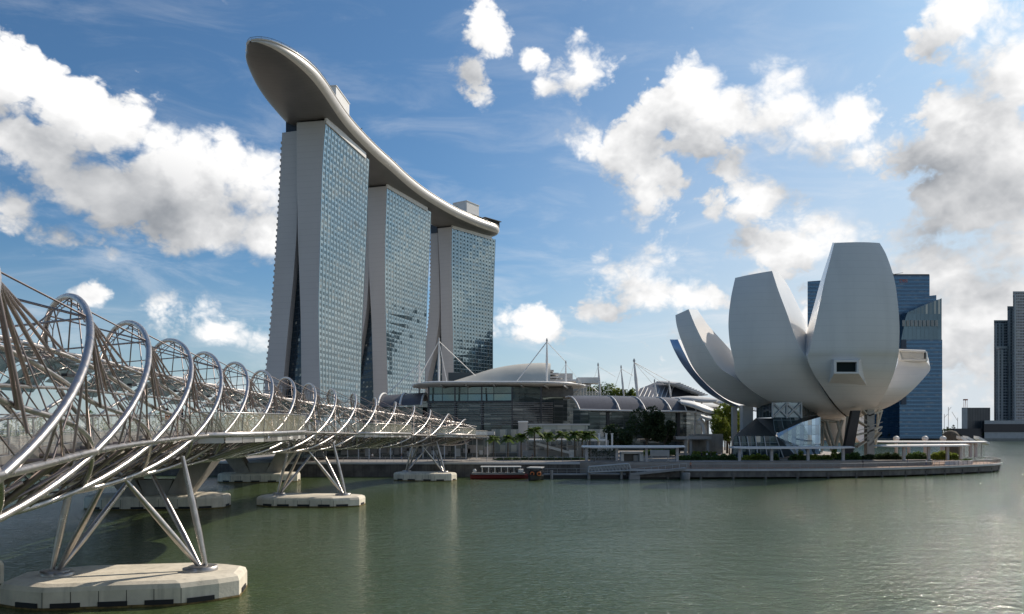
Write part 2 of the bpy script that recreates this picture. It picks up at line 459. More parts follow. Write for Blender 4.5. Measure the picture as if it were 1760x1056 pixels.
# leaves let some of the sun through
for k_ in ('leaf', 'leaf_dark', 'leaf_bright', 'palm_leaf'):
    t_ = NT(M[k_].node_tree)
    b_ = t_.n['Principled BSDF']; out_ = t_.n['Material Output']
    tr_ = t_.node('ShaderNodeBsdfTranslucent'); mx_ = t_.node('ShaderNodeMixShader')
    t_.put(tr_.inputs[0], b_.inputs['Base Color'].links[0].from_socket)
    mx_.inputs[0].default_value = 0.42
    t_.t.links.new(b_.outputs[0], mx_.inputs[1]); t_.t.links.new(tr_.outputs[0], mx_.inputs[2]); t_.t.links.new(mx_.outputs[0], out_.inputs[0])

# water
def water_mat():
    m_ = bpy.data.materials.new('bay_water')
    m_.use_nodes = True
    t = NT(m_.node_tree)
    b = t.n['Principled BSDF']
    co = t.node('ShaderNodeTexCoord').outputs['Object']
    big = t.noise(co, 0.02, 3, 0.5)
    t.put(b.inputs['Base Color'], t.mix(t.rng(big, 0.3, 0.7), (0.058, 0.088, 0.030, 1), (0.076, 0.108, 0.042, 1)))
    b.inputs['Roughness'].default_value = 0.07
    b.inputs['IOR'].default_value = 1.5
    rot = t.node('ShaderNodeMapping')
    rot.inputs['Rotation'].default_value = (0, 0, R(-9))
    rot.inputs['Scale'].default_value = (0.65, 1.0, 1.0)
    t.put(rot.inputs['Vector'], co)
    w1 = t.noise(rot.outputs[0], 0.55, 3, 0.55, 0.5)
    w2 = t.noise(rot.outputs[0], 2.6, 4, 0.6, 0.6)
    w3 = t.noise(co, 0.07, 2, 0.5)
    gust = t.rng(t.noise(co, 0.03, 2), 0.35, 0.65, 0.65, 1.15)
    h = t.m('ADD', t.m('MULTIPLY', w1, 0.40), t.m('MULTIPLY', w2, 0.30))
    h = t.m('ADD', t.m('MULTIPLY', h, gust), t.m('MULTIPLY', w3, 0.25))
    bp = t.node('ShaderNodeBump')
    bp.inputs['Strength'].default_value = 1.0
    bp.inputs['Distance'].default_value = 0.62
    t.put(bp.inputs['Height'], h)
    t.put(b.inputs['Normal'], bp.outputs[0])
    return m_
M['water'] = water_mat()
# ================================================================== SETTING
m = MB()
m.face([(-9000, -3000, 0), (9000, -3000, 0), (9000, 15000, 0), (-9000, 15000, 0)])
setting(m.build('water', M['water']))

# land behind the quay, promontory of the museum
DECKZ = 2.1
TERZ = 3.4
front = [(-420, 236), (-120, 204), (-52, 190), (-30, 189.5), (22, 189), (40, 191), (60, 193), (80, 196), (97, 200), (108, 205), (112, 212), (110, 222), (100, 236),
         (112, 262), (114, 300), (96, 360), (80, 470), (60, 700), (40, 1000), (40, 1700), (-2500, 1700), (-2500, 236)]
m = MB(); m.prism(front, -2.0, TERZ)
setting(m.build('ground', M['pave']))
# hills and far bank
m = MB()
m.prism([(150, 885), (2600, 885), (4200, 1000), (4200, 1800), (60, 1800), (60, 940)], -1, 2.2)
setting(m.build('far_bank', M['concrete_dark']))

# quay wall facing (a wall of its own)
wall = thing('quay_wall', 'long dark stained stone quay wall rising from the water below the shops', 'wall', (-20, 189, 0))
m = MB()
ql = [(-420, 235.5), (-120, 203.5), (-52, 189.4), (-30, 188.9), (16, 188.4)]
for a, b in zip(ql[:-1], ql[1:]):
    m.hexa([(a[0], a[1] - .5, -1.5), (b[0], b[1] - .5, -1.5), (b[0], b[1] + .1, -1.5), (a[0], a[1] + .1, -1.5)],
           [(a[0], a[1] - .5, 3.0), (b[0], b[1] - .5, 3.0), (b[0], b[1] + .1, 3.0), (a[0], a[1] + .1, 3.0)])
m.build('stone_face', M['quay'], wall)
m = MB()
for a, b in zip(ql[:-1], ql[1:]):
    m.hexa([(a[0], a[1] - .9, 3.0), (b[0], b[1] - .9, 3.0), (b[0], b[1] + 1.2, 3.0), (a[0], a[1] + 1.2, 3.0)],
           [(a[0], a[1] - .9, 3.48), (b[0], b[1] - .9, 3.48), (b[0], b[1] + 1.2, 3.48), (a[0], a[1] + 1.2, 3.48)])
m.build('coping', M['offwhite'], wall)

# ------------------------------------------------------------------ boardwalk on piles round the promontory
edge = []
for px, y, Y in [(1085, 808, 181), (1200, 808, 181), (1300, 808, 181.5), (1400, 807.5, 182.5), (1450, 0, 184), (1496, 0, 186), (1545, 0, 189), (1587, 0, 193), (1633, 0, 198), (1678, 0, 204), (1705, 0, 209)]:
    edge.append((X(px, Y), Y))
edge += [(133.0, 216.5), (135.0, 222), (134.2, 228), (130, 235), (122, 240), (108, 243)]
edge = [(26, 181)] + edge
def offset_in(pts, d):
    out = []
    for i, p in enumerate(pts):
        a = Vector(pts[max(i - 1, 0)]); b = Vector(pts[min(i + 1, len(pts) - 1)])
        t = (b - a).normalized()
        out.append((p[0] - t.y * d, p[1] + t.x * d))
    return out
inner = [(26, 192), (40, 192.5), (60, 194.5), (80, 197.5), (97, 201.5), (108, 207), (112, 212), (110, 222), (100, 236)]
m = MB()
poly = edge + inner[::-1]
bw = thing('boardwalk', 'curved timber boardwalk on piles round the lotus shaped museum', 'boardwalk', (80, 190, 0))
m.prism(poly, DECKZ - 0.35, DECKZ); m.build('deck', M['board'], bw)
m = MB()
e1 = offset_in(edge, -0.35)
for a, b, c, d in zip(edge[:-1], edge[1:], e1[:-1], e1[1:]):
    m.hexa([(c[0], c[1], DECKZ - .36), (d[0], d[1], DECKZ - .36), (b[0], b[1], DECKZ - .36), (a[0], a[1], DECKZ - .36)],
           [(c[0], c[1], DECKZ + .12), (d[0], d[1], DECKZ + .12), (b[0], b[1], DECKZ + .12), (a[0], a[1], DECKZ + .12)])
m.build('edge_beam', M['offwhite'], bw)
m = MB()
e2 = offset_in(edge, 0.25)
for a, b in zip(e2[:-1], e2[1:]):
    m.hexa([(a[0], a[1], .35), (b[0], b[1], .35), (b[0], b[1] + .5, .35), (a[0], a[1] + .5, .35)],
           [(a[0], a[1], DECKZ - .352), (b[0], b[1], DECKZ - .352), (b[0], b[1] + .5, DECKZ - .352), (a[0], a[1] + .5, DECKZ - .352)])
m.build('fascia', M['piling'], bw)
def along(pts, step, start=0.0):
    """points every step metres along a polyline, with direction angle"""
    out = []; pos = start; acc = 0.0
    for a, b in zip(pts[:-1], pts[1:]):
        a = Vector((a[0], a[1])); b = Vector((b[0], b[1])); L = (b - a).length
        while pos <= acc + L:
            p = a + (b - a) * ((pos - acc) / L)
            out.append((p.x, p.y, math.atan2(b.y - a.y, b.x - a.x)))
            pos += step
        acc += L
    return out
e3 = offset_in(edge, 0.5)
for (x, y, a) in along(e3, 7.5, 2.0):
    m = MB(); m.tube([(x, y, -1.5), (x, y, DECKZ - .752)], 0.32, 8); m.box((x, y, .9), (.9, .9, .5), a); m.build('pile', M['piling'], bw)
# steps up to the terrace
m = MB()
st = [(p[0], p[1] - 0.0) for p in inner[:6]]
for k in range(3):
    o_ = offset_in(st, -(3 - k) * 0.45)
    for a, b, c, d in zip(o_[:-1], o_[1:], st[:-1], st[1:]):
        z = DECKZ + 0.002 + (k + 1) * 0.4
        m.hexa([(a[0], a[1], DECKZ + .001), (b[0], b[1], DECKZ + .001), (d[0], d[1], DECKZ + .001), (c[0], c[1], DECKZ + .001)], [(a[0], a[1], z), (b[0], b[1], z), (d[0], d[1], z), (c[0], c[1], z)])
m.build('steps', M['pave'], bw)

def railing(name, label, pts, z, h=1.15, post=2.0, parent=None, glass=False):
    t = thing(name, label, 'railing', (pts[0][0], pts[0][1], z))
    m = MB(); m.tube([(p[0], p[1], z + h) for p in pts], 0.045, 6)
    m.build('handrail', M['offwhite'], t)
    for (x, y, a) in along(pts, post):
        m = MB(); m.box((x, y, z + h / 2), (.07, .07, h), a); m.build('post', M['jetty'], t)
    m = MB()
    if glass:
        for a, b in zip(pts[:-1], pts[1:]):
            m.face([(a[0], a[1], z + .1), (b[0], b[1], z + .1), (b[0], b[1], z + h - .1), (a[0], a[1], z + h - .1)])
        m.build('panels', M['glass'], t)
    else:
        for (x, y, a) in along(pts, 0.28): m.box((x, y, z + h / 2), (.025, .025, h - .05), a)
        for zz in (.12,): m.tube([(p[0], p[1], z + zz) for p in pts], 0.03, 4)
        m.build('balusters', M['rail_brown'], t)
    return t
railing('boardwalk_railing', 'thin grey railing along the outer edge of the timber boardwalk', offset_in(edge, 0.15), DECKZ + .1)
railing('quay_railing', 'thin grey railing on the quay coping behind the river boats', [(-50, 189.2), (-30, 188.7), (16, 188.2), (26, 190.5)], 3.48)

# ================================================================== HOTEL TOWERS
def lerp(a, b, t): return a + (b - a) * t
def interp(tab, y):
    tab = sorted(tab)
    if y <= tab[0][0]: return tab[0][1]
    for (a, va), (b, vb) in zip(tab[:-1], tab[1:]):
        if y <= b: return lerp(va, vb, (y - a) / (b - a))
    return tab[-1][1]
def smooth_tab(tab, y):
    # average of neighbours rounds off the kinks
    return (interp(tab, y - 14) + 2 * interp(tab, y) + interp(tab, y + 14)) / 4

def tower(label, Yn, Yf, ax, RL, RR, RF, LL, LR, zt, ztl, Ln, Lf, wall_d):
    """Yn/Yf near and far depth of the right slab; RL,RR,RF,LL,LR tables photograph row -> column of its edges;
    Ln/Lf depths of the left slab"""
    t = thing('hotel_tower', label, 'tower', (X(RR[0][1], Yn), Yn, TERZ), 'three hotel towers under the sky park')
    NZ = 28
    # right slab
    levels = [lerp(TERZ, zt, i / NZ) for i in range(NZ + 1)]
    def row(z, Y): return HOR - (z - CAMZ) * F / Y
    nl, nr, fr, fl = [], [], [], []
    dx, dy = ax
    for z in levels:
        y = row(z, Yn)
        xr = X(smooth_tab(RR, y), Yn)
        Yl = Yn + wall_d
        xl = X(smooth_tab(RL, y), Yl)
        Yff = Yf
        xf = X(smooth_tab(RF, row(z, Yff)), Yff)
        nr.append(Vector((xr, Yn, z))); nl.append(Vector((xl, Yl, z))); fr.append(Vector((xf, Yff, z)))
        fl.append(Vector((xf + (xl - xr), Yff + wall_d, z)))
    def strip(mb, A, B, smooth=True, uv=False, off=(0, 0)):
        for i in range(NZ):
            q = [A[i], B[i], B[i + 1], A[i + 1]]
            uvs = None
            if uv:
                L0 = (B[i] - A[i]).length; L0 = uv
                uvs = [(0, A[i].z), (L0, B[i].z), (L0, B[i + 1].z), (0, A[i + 1].z)]
            mb.face(q, uvs, smooth)
    L = 4.5 * round((fr[0] - nr[0]).length / 4.5) + 0.45
    m = MB(); strip(m, nr, fr, False, uv=L)
    m.build('glass_facade', M['f_hotel'], t)
    m = MB(); strip(m, nl, nr, False); strip(m, fr, fl); strip(m, fl, nl)
    m.face([nl[-1], nr[-1], fr[-1], fl[-1]])
    m.build('end_wall', M['clad'], t)
    # vertical fins and a few horizontal ledges proud of the glazing give the facade its depth
    nrm = Vector((fr[0].y - nr[0].y, -(fr[0].x - nr[0].x), 0)).normalized()
    m = MB()
    nb = int(round((L - .45) / 4.5))
    for k in range(nb + 1):
        s = min(1.0, k / nb)
        for i in range(NZ):
            a = nr[i].lerp(fr[i], s); b = nr[i + 1].lerp(fr[i + 1], s)
            m.face([a, a + nrm * .2, b + nrm * .2, b], None, False)
            m.face([b + Vector((0, .12, 0)), b + nrm * .2 + Vector((0, .12, 0)), a + nrm * .2 + Vector((0, .12, 0)), a + Vector((0, .12, 0))], None, False)
    m.build('fins', M['offwhite_fin'], t)['kind'] = 'stuff'
    # parapet of pale panels along the top of the facade
    m = MB()
    up = Vector((0, 0, 3.6)); o_ = nrm * .6
    a, b = nr[-1] - Vector((0, 0, 1.5)), fr[-1] - Vector((0, 0, 1.5))
    b = a.lerp(b, .90)
    m.hexa([a + o_, b + o_, b - nrm * .6, a - nrm * .6], [a + o_ + up, b + o_ + up, b - nrm * .6 + up, a - nrm * .6 + up])
    m.build('parapet', M['white'], t)
    # left slab
    m = MB(); lv = [lerp(TERZ, ztl, i / NZ) for i in range(NZ + 1)]
    a1, a2, a3, a4 = [], [], [], []
    for z in lv:
        y = row(z, Ln)
        p = Vector((X(smooth_tab(LL, y), Ln + 3), Ln + 3, z)); q = Vector((X(smooth_tab(LR, y), Ln), Ln, z))
        d = Vector((dx, dy, 0)) * (Lf - Ln)
        a1.append(p); a2.append(q); a3.append(q + d); a4.append(p + d)
    strip(m, a1, a2, False); strip(m, a2, a3); strip(m, a3, a4); strip(m, a4, a1)
    m.face([a1[-1], a2[-1], a3[-1], a4[-1]])
    m.build('curved_leg_wall', M['clad'], t)
    # balcony slabs that make the saw edge down the outer side of the leaning leg
    m = MB()
    nfl = int((ztl - 8) / 3.45)
    for k in range(nfl):
        z = 8 + 3.45 * k
        f_ = (z - TERZ) / (ztl - TERZ) * NZ; i = min(NZ - 1, int(f_)); s = f_ - i
        p = a1[i].lerp(a1[i + 1], s); q = a4[i].lerp(a4[i + 1], s)
        m.hexa([p + Vector((-.6, 0, 0)), p + Vector((.3, -.15, 0)), q + Vector((.3, 0, 0)), q + Vector((-.6, 0, 0))],
               [p + Vector((-.6, 0, 1.3)), p + Vector((.3, -.15, 1.3)), q + Vector((.3, 0, 1.3)), q + Vector((-.6, 0, 1.3))])
    o = m.build('balconies', M['clad_rib'], t)
    # dark atrium glass between the two slabs
    m = MB()
    for i in range(NZ):
        A0, A1 = a2[i] + Vector((-.5, 6, 0)), a2[i + 1] + Vector((-.5, 6, 0))
        B0, B1 = nl[i] + Vector((.5, 6, 0)), nl[i + 1] + Vector((.5, 6, 0))
        w = (B0 - A0).length
        m.face([A0, B0, B1, A1], [(0, A0.z), (w, A0.z), (w, A1.z), (0, A1.z)])
    m.build('atrium_glass', M['f_atrium'], t)
    # plant level linking the tower with the sky park
    m = MB()
    c = (nl[-1] + nr[-1] + fr[-1] + fl[-1]) / 4
    d = (fr[-1] - nr[-1]).normalized(); n2 = Vector((-d.y, d.x, 0))
    for s0, s1, w0, w1, z0, z1 in [(-.47, .46, -5, 7.5, 0.002, 6.5)]:
        LL_ = (fr[-1] - nr[-1]).length
        pts = [c + d * LL_ * s0 - n2 * w0 * -1 * -1, c + d * LL_ * s0 + n2 * w1, c + d * LL_ * s1 + n2 * w1, c + d * LL_ * s1 + n2 * w0]
        pts[0] = c + d * LL_ * s0 + n2 * w0
        m.hexa([p + Vector((0, 0, z0)) for p in pts], [p + Vector((0, 0, z1)) for p in pts])
    cl = (a1[-1] + a2[-1] + a3[-1] + a4[-1]) / 4
    pts = [cl + d * (-LL_ * .42) + n2 * -4, cl + d * (-LL_ * .42) + n2 * 4, cl + d * LL_ * .42 + n2 * 4, cl + d * LL_ * .42 + n2 * -4]
    m.hexa([p + Vector((0, 0, .002)) for p in pts], [p + Vector((0, 0, 8)) for p in pts])
    m.build('plant_level', M['darkmetal'], t)
    return t
M['offwhite_fin'] = mat('facade_fin_metal', (0.27, 0.34, 0.36), 0.3, 0.7)

T_A = tower('nearest and tallest looking hotel tower, wide dark slit between its two legs', 460, 527, (.19, .98),
      [(205, 510), (300, 510), (400, 512), (444, 513.5), (552, 517), (660, 518), (760, 518)],
      [(205, 560), (250, 556), (300, 553), (450, 549), (520, 547), (600, 548), (680, 550), (760, 552)],
      [(270, 635), (330, 632), (400, 630), (560, 622), (680, 619), (760, 618)],
      [(228, 485), (350, 479), (480, 471), (560, 465), (640, 457), (760, 446)],
      [(215, 511), (300, 511), (400, 510), (480, 504), (552, 496.6), (650, 487.6), (760, 474)], 190, 187, 468, 532, 3.2)
T_B = tower('middle hotel tower with dark skyline reflections in its lower glass', 583, 653, (.33, .94),
      [(320, 632), (462, 634), (552, 638.7), (678, 642), (760, 642)],
      [(314, 665), (350, 664), (408, 662), (480, 661.5), (552, 663), (678, 666.4), (760, 668)],
      [(355, 741.5), (430, 738), (498, 734.5), (588, 731.5), (680, 730), (760, 730)],
      [(330, 612), (760, 590)],
      [(320, 635), (473, 634), (534, 630), (595, 620), (680, 605), (760, 592)], 190, 187, 592, 655, 5.0)
T_C = tower('farthest hotel tower at the rounded end of the sky park', 700, 747, (.62, .78),
      [(385, 752), (480, 756.7), (552, 758), (654, 760), (760, 762)],
      [(385, 777), (444, 776), (516, 777), (652, 780), (760, 782)],
      [(400, 852), (480, 849), (552, 847), (638, 847), (760, 847)],
      [(400, 740), (498, 739.5), (545, 737), (588, 732), (645, 722), (760, 706)],
      [(400, 752), (498, 755.6), (545, 755.6), (588, 750), (645, 736), (760, 716)], 190, 187, 710, 760, 6.0)

# ------------------------------------------------------------------ sky park hull
cl = [(-126, 383.5), (-122.5, 390), (-120.5, 400), (-119, 415), (-118.5, 432), (-118, 450), (-116.5, 475), (-113.5, 500), (-108, 532), (-101, 564), (-94, 597), (-85, 630), (-73.5, 662), (-61.5, 690), (-47, 717), (-35, 735), (-24, 748), (-17, 755.5)]
def catmull(pts, n):
    out = []
    P = [Vector(p) for p in pts]
    for i in range(len(P) - 1):
        p0 = P[max(i - 1, 0)]; p1 = P[i]; p2 = P[i + 1]; p3 = P[min(i + 2, len(P) - 1)]
        for k in range(n):
            t = k / n
            out.append(0.5 * ((2 * p1) + (p2 - p0) * t + (2 * p0 - 5 * p1 + 4 * p2 - p3) * t * t + (3 * p1 - p0 - 3 * p2 + p3) * t ** 3))
    out.append(P[-1])
    return out
cc = catmull(cl, 5)
S = [0.0]
for a, b in zip(cc[:-1], cc[1:]): S.append(S[-1] + (b - a).length)
TOT = S[-1]
park = thing('sky_park', 'long boat shaped roof deck curving over the three hotel towers', 'roof deck', (-118, 450, 190))
rings_u = []; rings_s = []; deck_l = []; deck_r = []
for i, p in enumerate(cc):
    s = S[i]
    a = cc[max(i - 1, 0)]; b = cc[min(i + 1, len(cc) - 1)]
    t = (b - a).normalized(); n = Vector((t.y, -t.x))      # right side
    q = min(1.0, s / 66.0); w = 19.0 * (max(0.0, 1 - (1 - q) ** 2.3)) ** 0.5
    q2 = min(1.0, (TOT - s) / 26.0); w *= (max(0.0, 1 - (1 - q2) ** 2.3)) ** 0.5
    w = max(w, 0.6)
    dep = 9.0 * (max(0.0, 1 - (1 - min(1, s / 60.0)) ** 2)) ** 0.6 * (0.45 + .55 * (max(0.0, 1 - (1 - min(1, (TOT - s) / 24.0)) ** 2)) ** 0.6)
    dep = max(dep, 0.7)
    lip = 2.2 * min(1, dep / 9.0)
    ztop = 200.0 - 1.6 * (1 - min(1, s / 60.0)) ** 2
    ring = []
    NR = 26
    for j in range(NR + 1):
        th = math.pi * j / NR              # right edge (0) -> bottom -> left edge (pi)
        cx = math.cos(th); sn = math.sin(th)
        xx = math.copysign(abs(cx) ** 0.80, cx) * w
        zz = ztop - (dep - lip) * (sn ** 0.72 if sn > 0 else 0)
        zz -= 2.2 * min(1, dep / 9.0)
        ring.append((p.x + n.x * xx, p.y + n.y * xx, zz))
    ring = [(p.x + n.x * (w - lip * .55), p.y + n.y * (w - lip * .55), ztop)] + ring + [(p.x - n.x * (w - lip * .55), p.y - n.y * (w - lip * .55), ztop)]
    rings_u.append(ring)
    deck_r.append(ring[0]); deck_l.append(ring[-1])
m = MB()
m.loft(rings_u, closed=False, smooth=True)
o = m.build('hull', [M['hull'], M['hull_under_shade']], park)
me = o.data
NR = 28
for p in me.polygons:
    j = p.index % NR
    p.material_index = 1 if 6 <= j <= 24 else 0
m = MB()
for i in range(len(deck_l) - 1):
    m.face([deck_r[i], deck_r[i + 1], deck_l[i + 1], deck_l[i]])
m.build('deck', M['pave'], park)
m = MB()
edge_r = [Vector(p) + Vector((0, 0, .35)) for p in deck_r]
edge_l = [Vector(p) + Vector((0, 0, .35)) for p in deck_l]
m.tube(edge_r, .5, 6); m.tube(edge_l, .5, 6)
m.build('rim', M['hull'], park)
# rail on the viewing tip
tipi = [i for i in range(len(S)) if S[i] < 62]
ring_t = [Vector(deck_l[i]) for i in tipi[::-1]] + [Vector(deck_r[i]) for i in tipi]
m = MB()
for p in ring_t[::2]:
    m.tube([p + Vector((0, 0, .3)), p + Vector((0, 0, 1.7))], .07, 5)
m.tube([p + Vector((0, 0, 1.7)) for p in ring_t], .09, 5)
m.build('viewing_rail', M['darkmetal'], park)
m = MB()
for a, b in zip(ring_t[:-1], ring_t[1:]):
    m.face([a + Vector((0, 0, .4)), b + Vector((0, 0, .4)), b + Vector((0, 0, 1.6)), a + Vector((0, 0, 1.6))])
m.build('glass_screen', M['glass'], park)
def park_pt(s, off, z):
    for i in range(len(S) - 1):
        if S[i + 1] >= s: break
    f_ = (s - S[i]) / (S[i + 1] - S[i]); p = cc[i].lerp(cc[i + 1], f_)
    t = (cc[i + 1] - cc[i]).normalized()
    return Vector((p.x + t.y * off, p.y - t.x * off, z)), math.atan2(t.y, t.x)
def park_box(label, name, s, off, L, W, z0, h, mt, slope=0.0):
    c, a = park_pt(s, off, z0)
    t = thing(name, label, 'roof building', tuple(c))
    m = MB(); m.box((c.x, c.y, z0 + h / 2), (L, W, h), a); m.build('wall', mt, t)
    m = MB(); m.box((c.x, c.y, z0 + h + .25), (L + .8, W + .8, .5), a); m.build('roof', M['white'], t)
    m = MB(); m.box((c.x, c.y, z0 + h * .35), (L + .1, W + .1, .9), a); m.build('louvre_band', M['offwhite'], t)
park_box('white box on the sky park above the nearest tower', 'roof_plant_room', 96, 8.0, 26, 14, 200, 11.5, M['white'])
park_box('large white cube on the sky park above the farthest tower', 'roof_plant_room', 352, 3.0, 19, 15, 200, 15, M['white'])
# restaurant pavilions and hedges of the roof garden
def roof_hedge(label, s0, s1, off, h, mt, nm='roof_garden', dens=14):
    m = MB()
    n = int((s1 - s0) * dens / 4)
    for k in range(n):
        s = rnd.uniform(s0, s1)
        c, a = park_pt(s, off + rnd.uniform(-2.5, 1.5), 200 + rnd.uniform(.2, h))
        r = rnd.uniform(.7, 1.5)
        v = [Vector((rnd.uniform(-1, 1), rnd.uniform(-1, 1), rnd.uniform(-1, 1))) * r for _ in range(3)]
        m.face([c + q for q in v])
    c, a = park_pt((s0 + s1) / 2, off, 200)
    tag(m.build(nm, mt, None, tuple(c)), label, 'hedge', 'roof garden planting on the sky park')
roof_hedge('dark planting along the sky park rim between the near and middle towers', 120, 196, 14.5, 3.2, M['leaf_dark'])
roof_hedge('planting on the sky park rim between the middle and far towers', 300, 345, 14.0, 2.6, M['leaf_dark'])
c, a = park_pt(374, 9, 200)
t = thing('rooftop_restaurant', 'low dark pavilion with sloping roof at the rounded end of the sky park', 'pavilion', tuple(c))
m = MB(); 
for k, (ds, L, z) in enumerate([(-14, 18, 3.2), (5, 20, 5.0)]):
    q, a2 = park_pt(374 + ds, 8, 200)
    m.box((q.x, q.y, 200 + z / 2), (L, 10, z), a2)
m.build('wall', M['interior'], t)
m = MB()
for k, (ds, L, z) in enumerate([(-14, 20, 3.2), (5, 22, 5.0)]):
    q, a2 = park_pt(374 + ds, 8, 200)
    m.box((q.x, q.y, 200.004 + z + .3), (L, 13, .6), a2)
m.build('roof', M['deck_under'], t)

# ================================================================== FAR CITY
def uvbox(m, x0, x1, y0, y1, z0, z1a, z1b=None, mi=0):
    """block whose roof slopes from z1a (left) to z1b (right), with metre UVs on its walls"""
    z1b = z1a if z1b is None else z1b
    P = [(x0, y0, z0), (x1, y0, z0), (x1, y1, z0), (x0, y1, z0)]
    k_ = y1 / y0 if y0 > 600 else 1.0     # the far blocks stand turned, their flanks in line with the bay
    P[2] = (x1 * k_, y1, z0); P[3] = (x0 * k_, y1, z0)
    Q = [(x0, y0, z1a), (x1, y0, z1b), (x1 * k_, y1, z1b), (x0 * k_, y1, z1a)]
    per = 0.0
    for i in range(4):
        j = (i + 1) % 4
        L = math.hypot(P[j][0] - P[i][0], P[j][1] - P[i][1])
        m.face([P[i], P[j], Q[j], Q[i]], [(per, z0), (per + L, z0), (per + L, Q[j][2]), (per, Q[i][2])], mi=mi)
        per += L
    m.face(Q, mi=mi)
def txt(name, body, size, loc, parent, mt, rx=90, rz=0, ext=0.02):
    cu = bpy.data.curves.new(name, 'FONT'); cu.body = body; cu.size = size; cu.extrude = ext; cu.align_x = 'CENTER'; cu.align_y = 'CENTER'
    o = bpy.data.objects.new(name, cu); COL.objects.link(o)
    me = bpy.data.meshes.new_from_object(o.evaluated_get(bpy.context.evaluated_depsgraph_get()))
    bpy.data.objects.remove(o); 
    o = bpy.data.objects.new(name, me); COL.objects.link(o); o.data.materials.append(mt)
    og = origin(parent); o.parent = parent; o.location = Vector(loc) - og; o.rotation_euler = (R(rx), 0, R(rz))
    return o
M['sign_red'] = mat('red_sign_letters', (0.65, 0.16, 0.10), 0.5)
FY = 900
b1 = thing('office_tower', 'tallest blue glass office tower behind the museum with small red letters', 'tower', (X(1490, FY), FY, 2))
m = MB(); uvbox(m, X(1388, FY), X(1470, FY), FY, FY + 45, 2.2, Zp(484, FY), Zp(478, FY)); m.build('left_wing', M['f_blue'], b1)
m = MB(); uvbox(m, X(1470, FY) + .01, X(1593, FY), FY - 6, FY + 50, 2.2, Zp(475, FY)); m.build('wall', M['f_blue'], b1)
m = MB(); uvbox(m, X(1520, FY), X(1598, FY), FY - 14, FY - 6.01, 2.2, Zp(520, FY), Zp(511, FY)); m.build('front_wing', M['f_blue'], b1)
m = MB(); m.box((X(1531, FY), FY - 5.9, Zp(475, FY) + .3), (X(1593, FY) - X(1470, FY), .5, 1.6)); m.build('roof_edge', M['darkmetal'], b1)
m = MB(); m.tube([(X(1535, FY), FY, Zp(475, FY)), (X(1535, FY), FY, Zp(470, FY))], .3, 5); m.tube([(X(1535, FY), FY, Zp(472, FY)), (X(1552, FY), FY, Zp(469, FY))], .25, 5); m.build('roof_crane', M['darkmetal'], b1)
txt('sign_letters', 'DBS', 5.2, (X(1553, FY - 6.2), FY - 6.3, Zp(485, FY)), b1, M['sign_red'])
b2 = thing('office_tower', 'blue glass office tower with a slanted pointed top right of the museum', 'tower', (X(1580, 860), 860, 2))
m = MB(); uvbox(m, X(1546, 860), X(1619.5, 860), 860, 900, 2.2, Zp(584, 860)); m.build('wall', M['f_blue'], b2)
G = 860
m = MB(); pts = [(1549, 583.9), (1556, 548), (1560, 537), (1618.5, 513), (1618.5, 583.9)]
fr_ = [U(a, b, G) for a, b in pts][::-1] if False else [U(a, b, G) for a, b in pts]
bk = [p + Vector((0, 38, 0)) for p in fr_]
n = len(fr_)
m.face([fr_[0], fr_[4], fr_[3], fr_[2], fr_[1]], [((p.x), p.z) for p in (fr_[0], fr_[4], fr_[3], fr_[2], fr_[1])])
for i in range(n):
    j = (i + 1) % n; m.face([fr_[i], fr_[j], bk[j], bk[i]], [(0, fr_[i].z), (0, fr_[j].z), (38, bk[j].z), (38, bk[i].z)])
m.face(bk)
m.build('crown', facade('slanted_crown_glass', 4.5, 60, (0.02, 0.03, 0.04), (0.10, 0.16, 0.20), (0.08, 0.13, 0.16), metal=.6, rough=.15, fw=.05, fh=0, framew=.8, tilt=.006), b2)
m = MB()
for k in range(9):
    xa = 1553 + k * 7.0
    m.box((X(xa, G), G - .4, Zp(556, G)), (3.0, .6, 6.5))
m.build('lit_windows', M['clad_rib'], b2)
m = MB(); m.box((X(1552.5, G), G - .8, Zp(640, G)), (5.5, 1.2, 70)); m.build('painted_reflection', mat('painted_reflection_blue', (0.03, 0.045, 0.07), .3, .3), b2)  # dark box painted in for the reflection of another building

def res_tower(label, x0, x1, Y, ytop, D=30, cols=3):
    t = thing('apartment_tower', label, 'tower', (X((x0 + x1) / 2, Y), Y, 2), 'grey apartment towers on the far bank')
    m = MB(); uvbox(m, X(x0, Y), X(x1, Y), Y, Y + D, 2.2, Zp(ytop, Y)); m.build('wall', M['f_grey'], t)
    m = MB()
    for k in range(cols):
        xx = X(x0, Y) + 2.0 + k * 4.0
        m.box((xx, Y - .6, (Zp(ytop + 4, Y) + 8) / 2), (1.9, 1.2, Zp(ytop + 4, Y) - 8))
    m.build('pier', M['offwhite'], t)
    m = MB(); uvbox(m, X(x0, Y) - .3, X(x1, Y) + .3, Y - .3, Y + D, Zp(ytop, Y) + .003, Zp(ytop, Y) + 1.6); m.build('roof', M['offwhite'], t)
res_tower('left grey apartment tower of the far bank, lower roof', 1708.5, 1732, 930, 553)
res_tower('short grey wing with white ribs in front of the left apartment tower', 1712.5, 1731, 918, 598, 9, 2)
res_tower('slim grey wing with rounded top between the apartment towers', 1731.5, 1742, 920, 529, 22, 2)
res_tower('tallest grey apartment tower at the right edge of the photo', 1741, 1783, 905, 503.5, 34, 1)
res_tower('stepped apartment tower beyond the right edge', 1786, 1840, 915, 560, 30, 3)
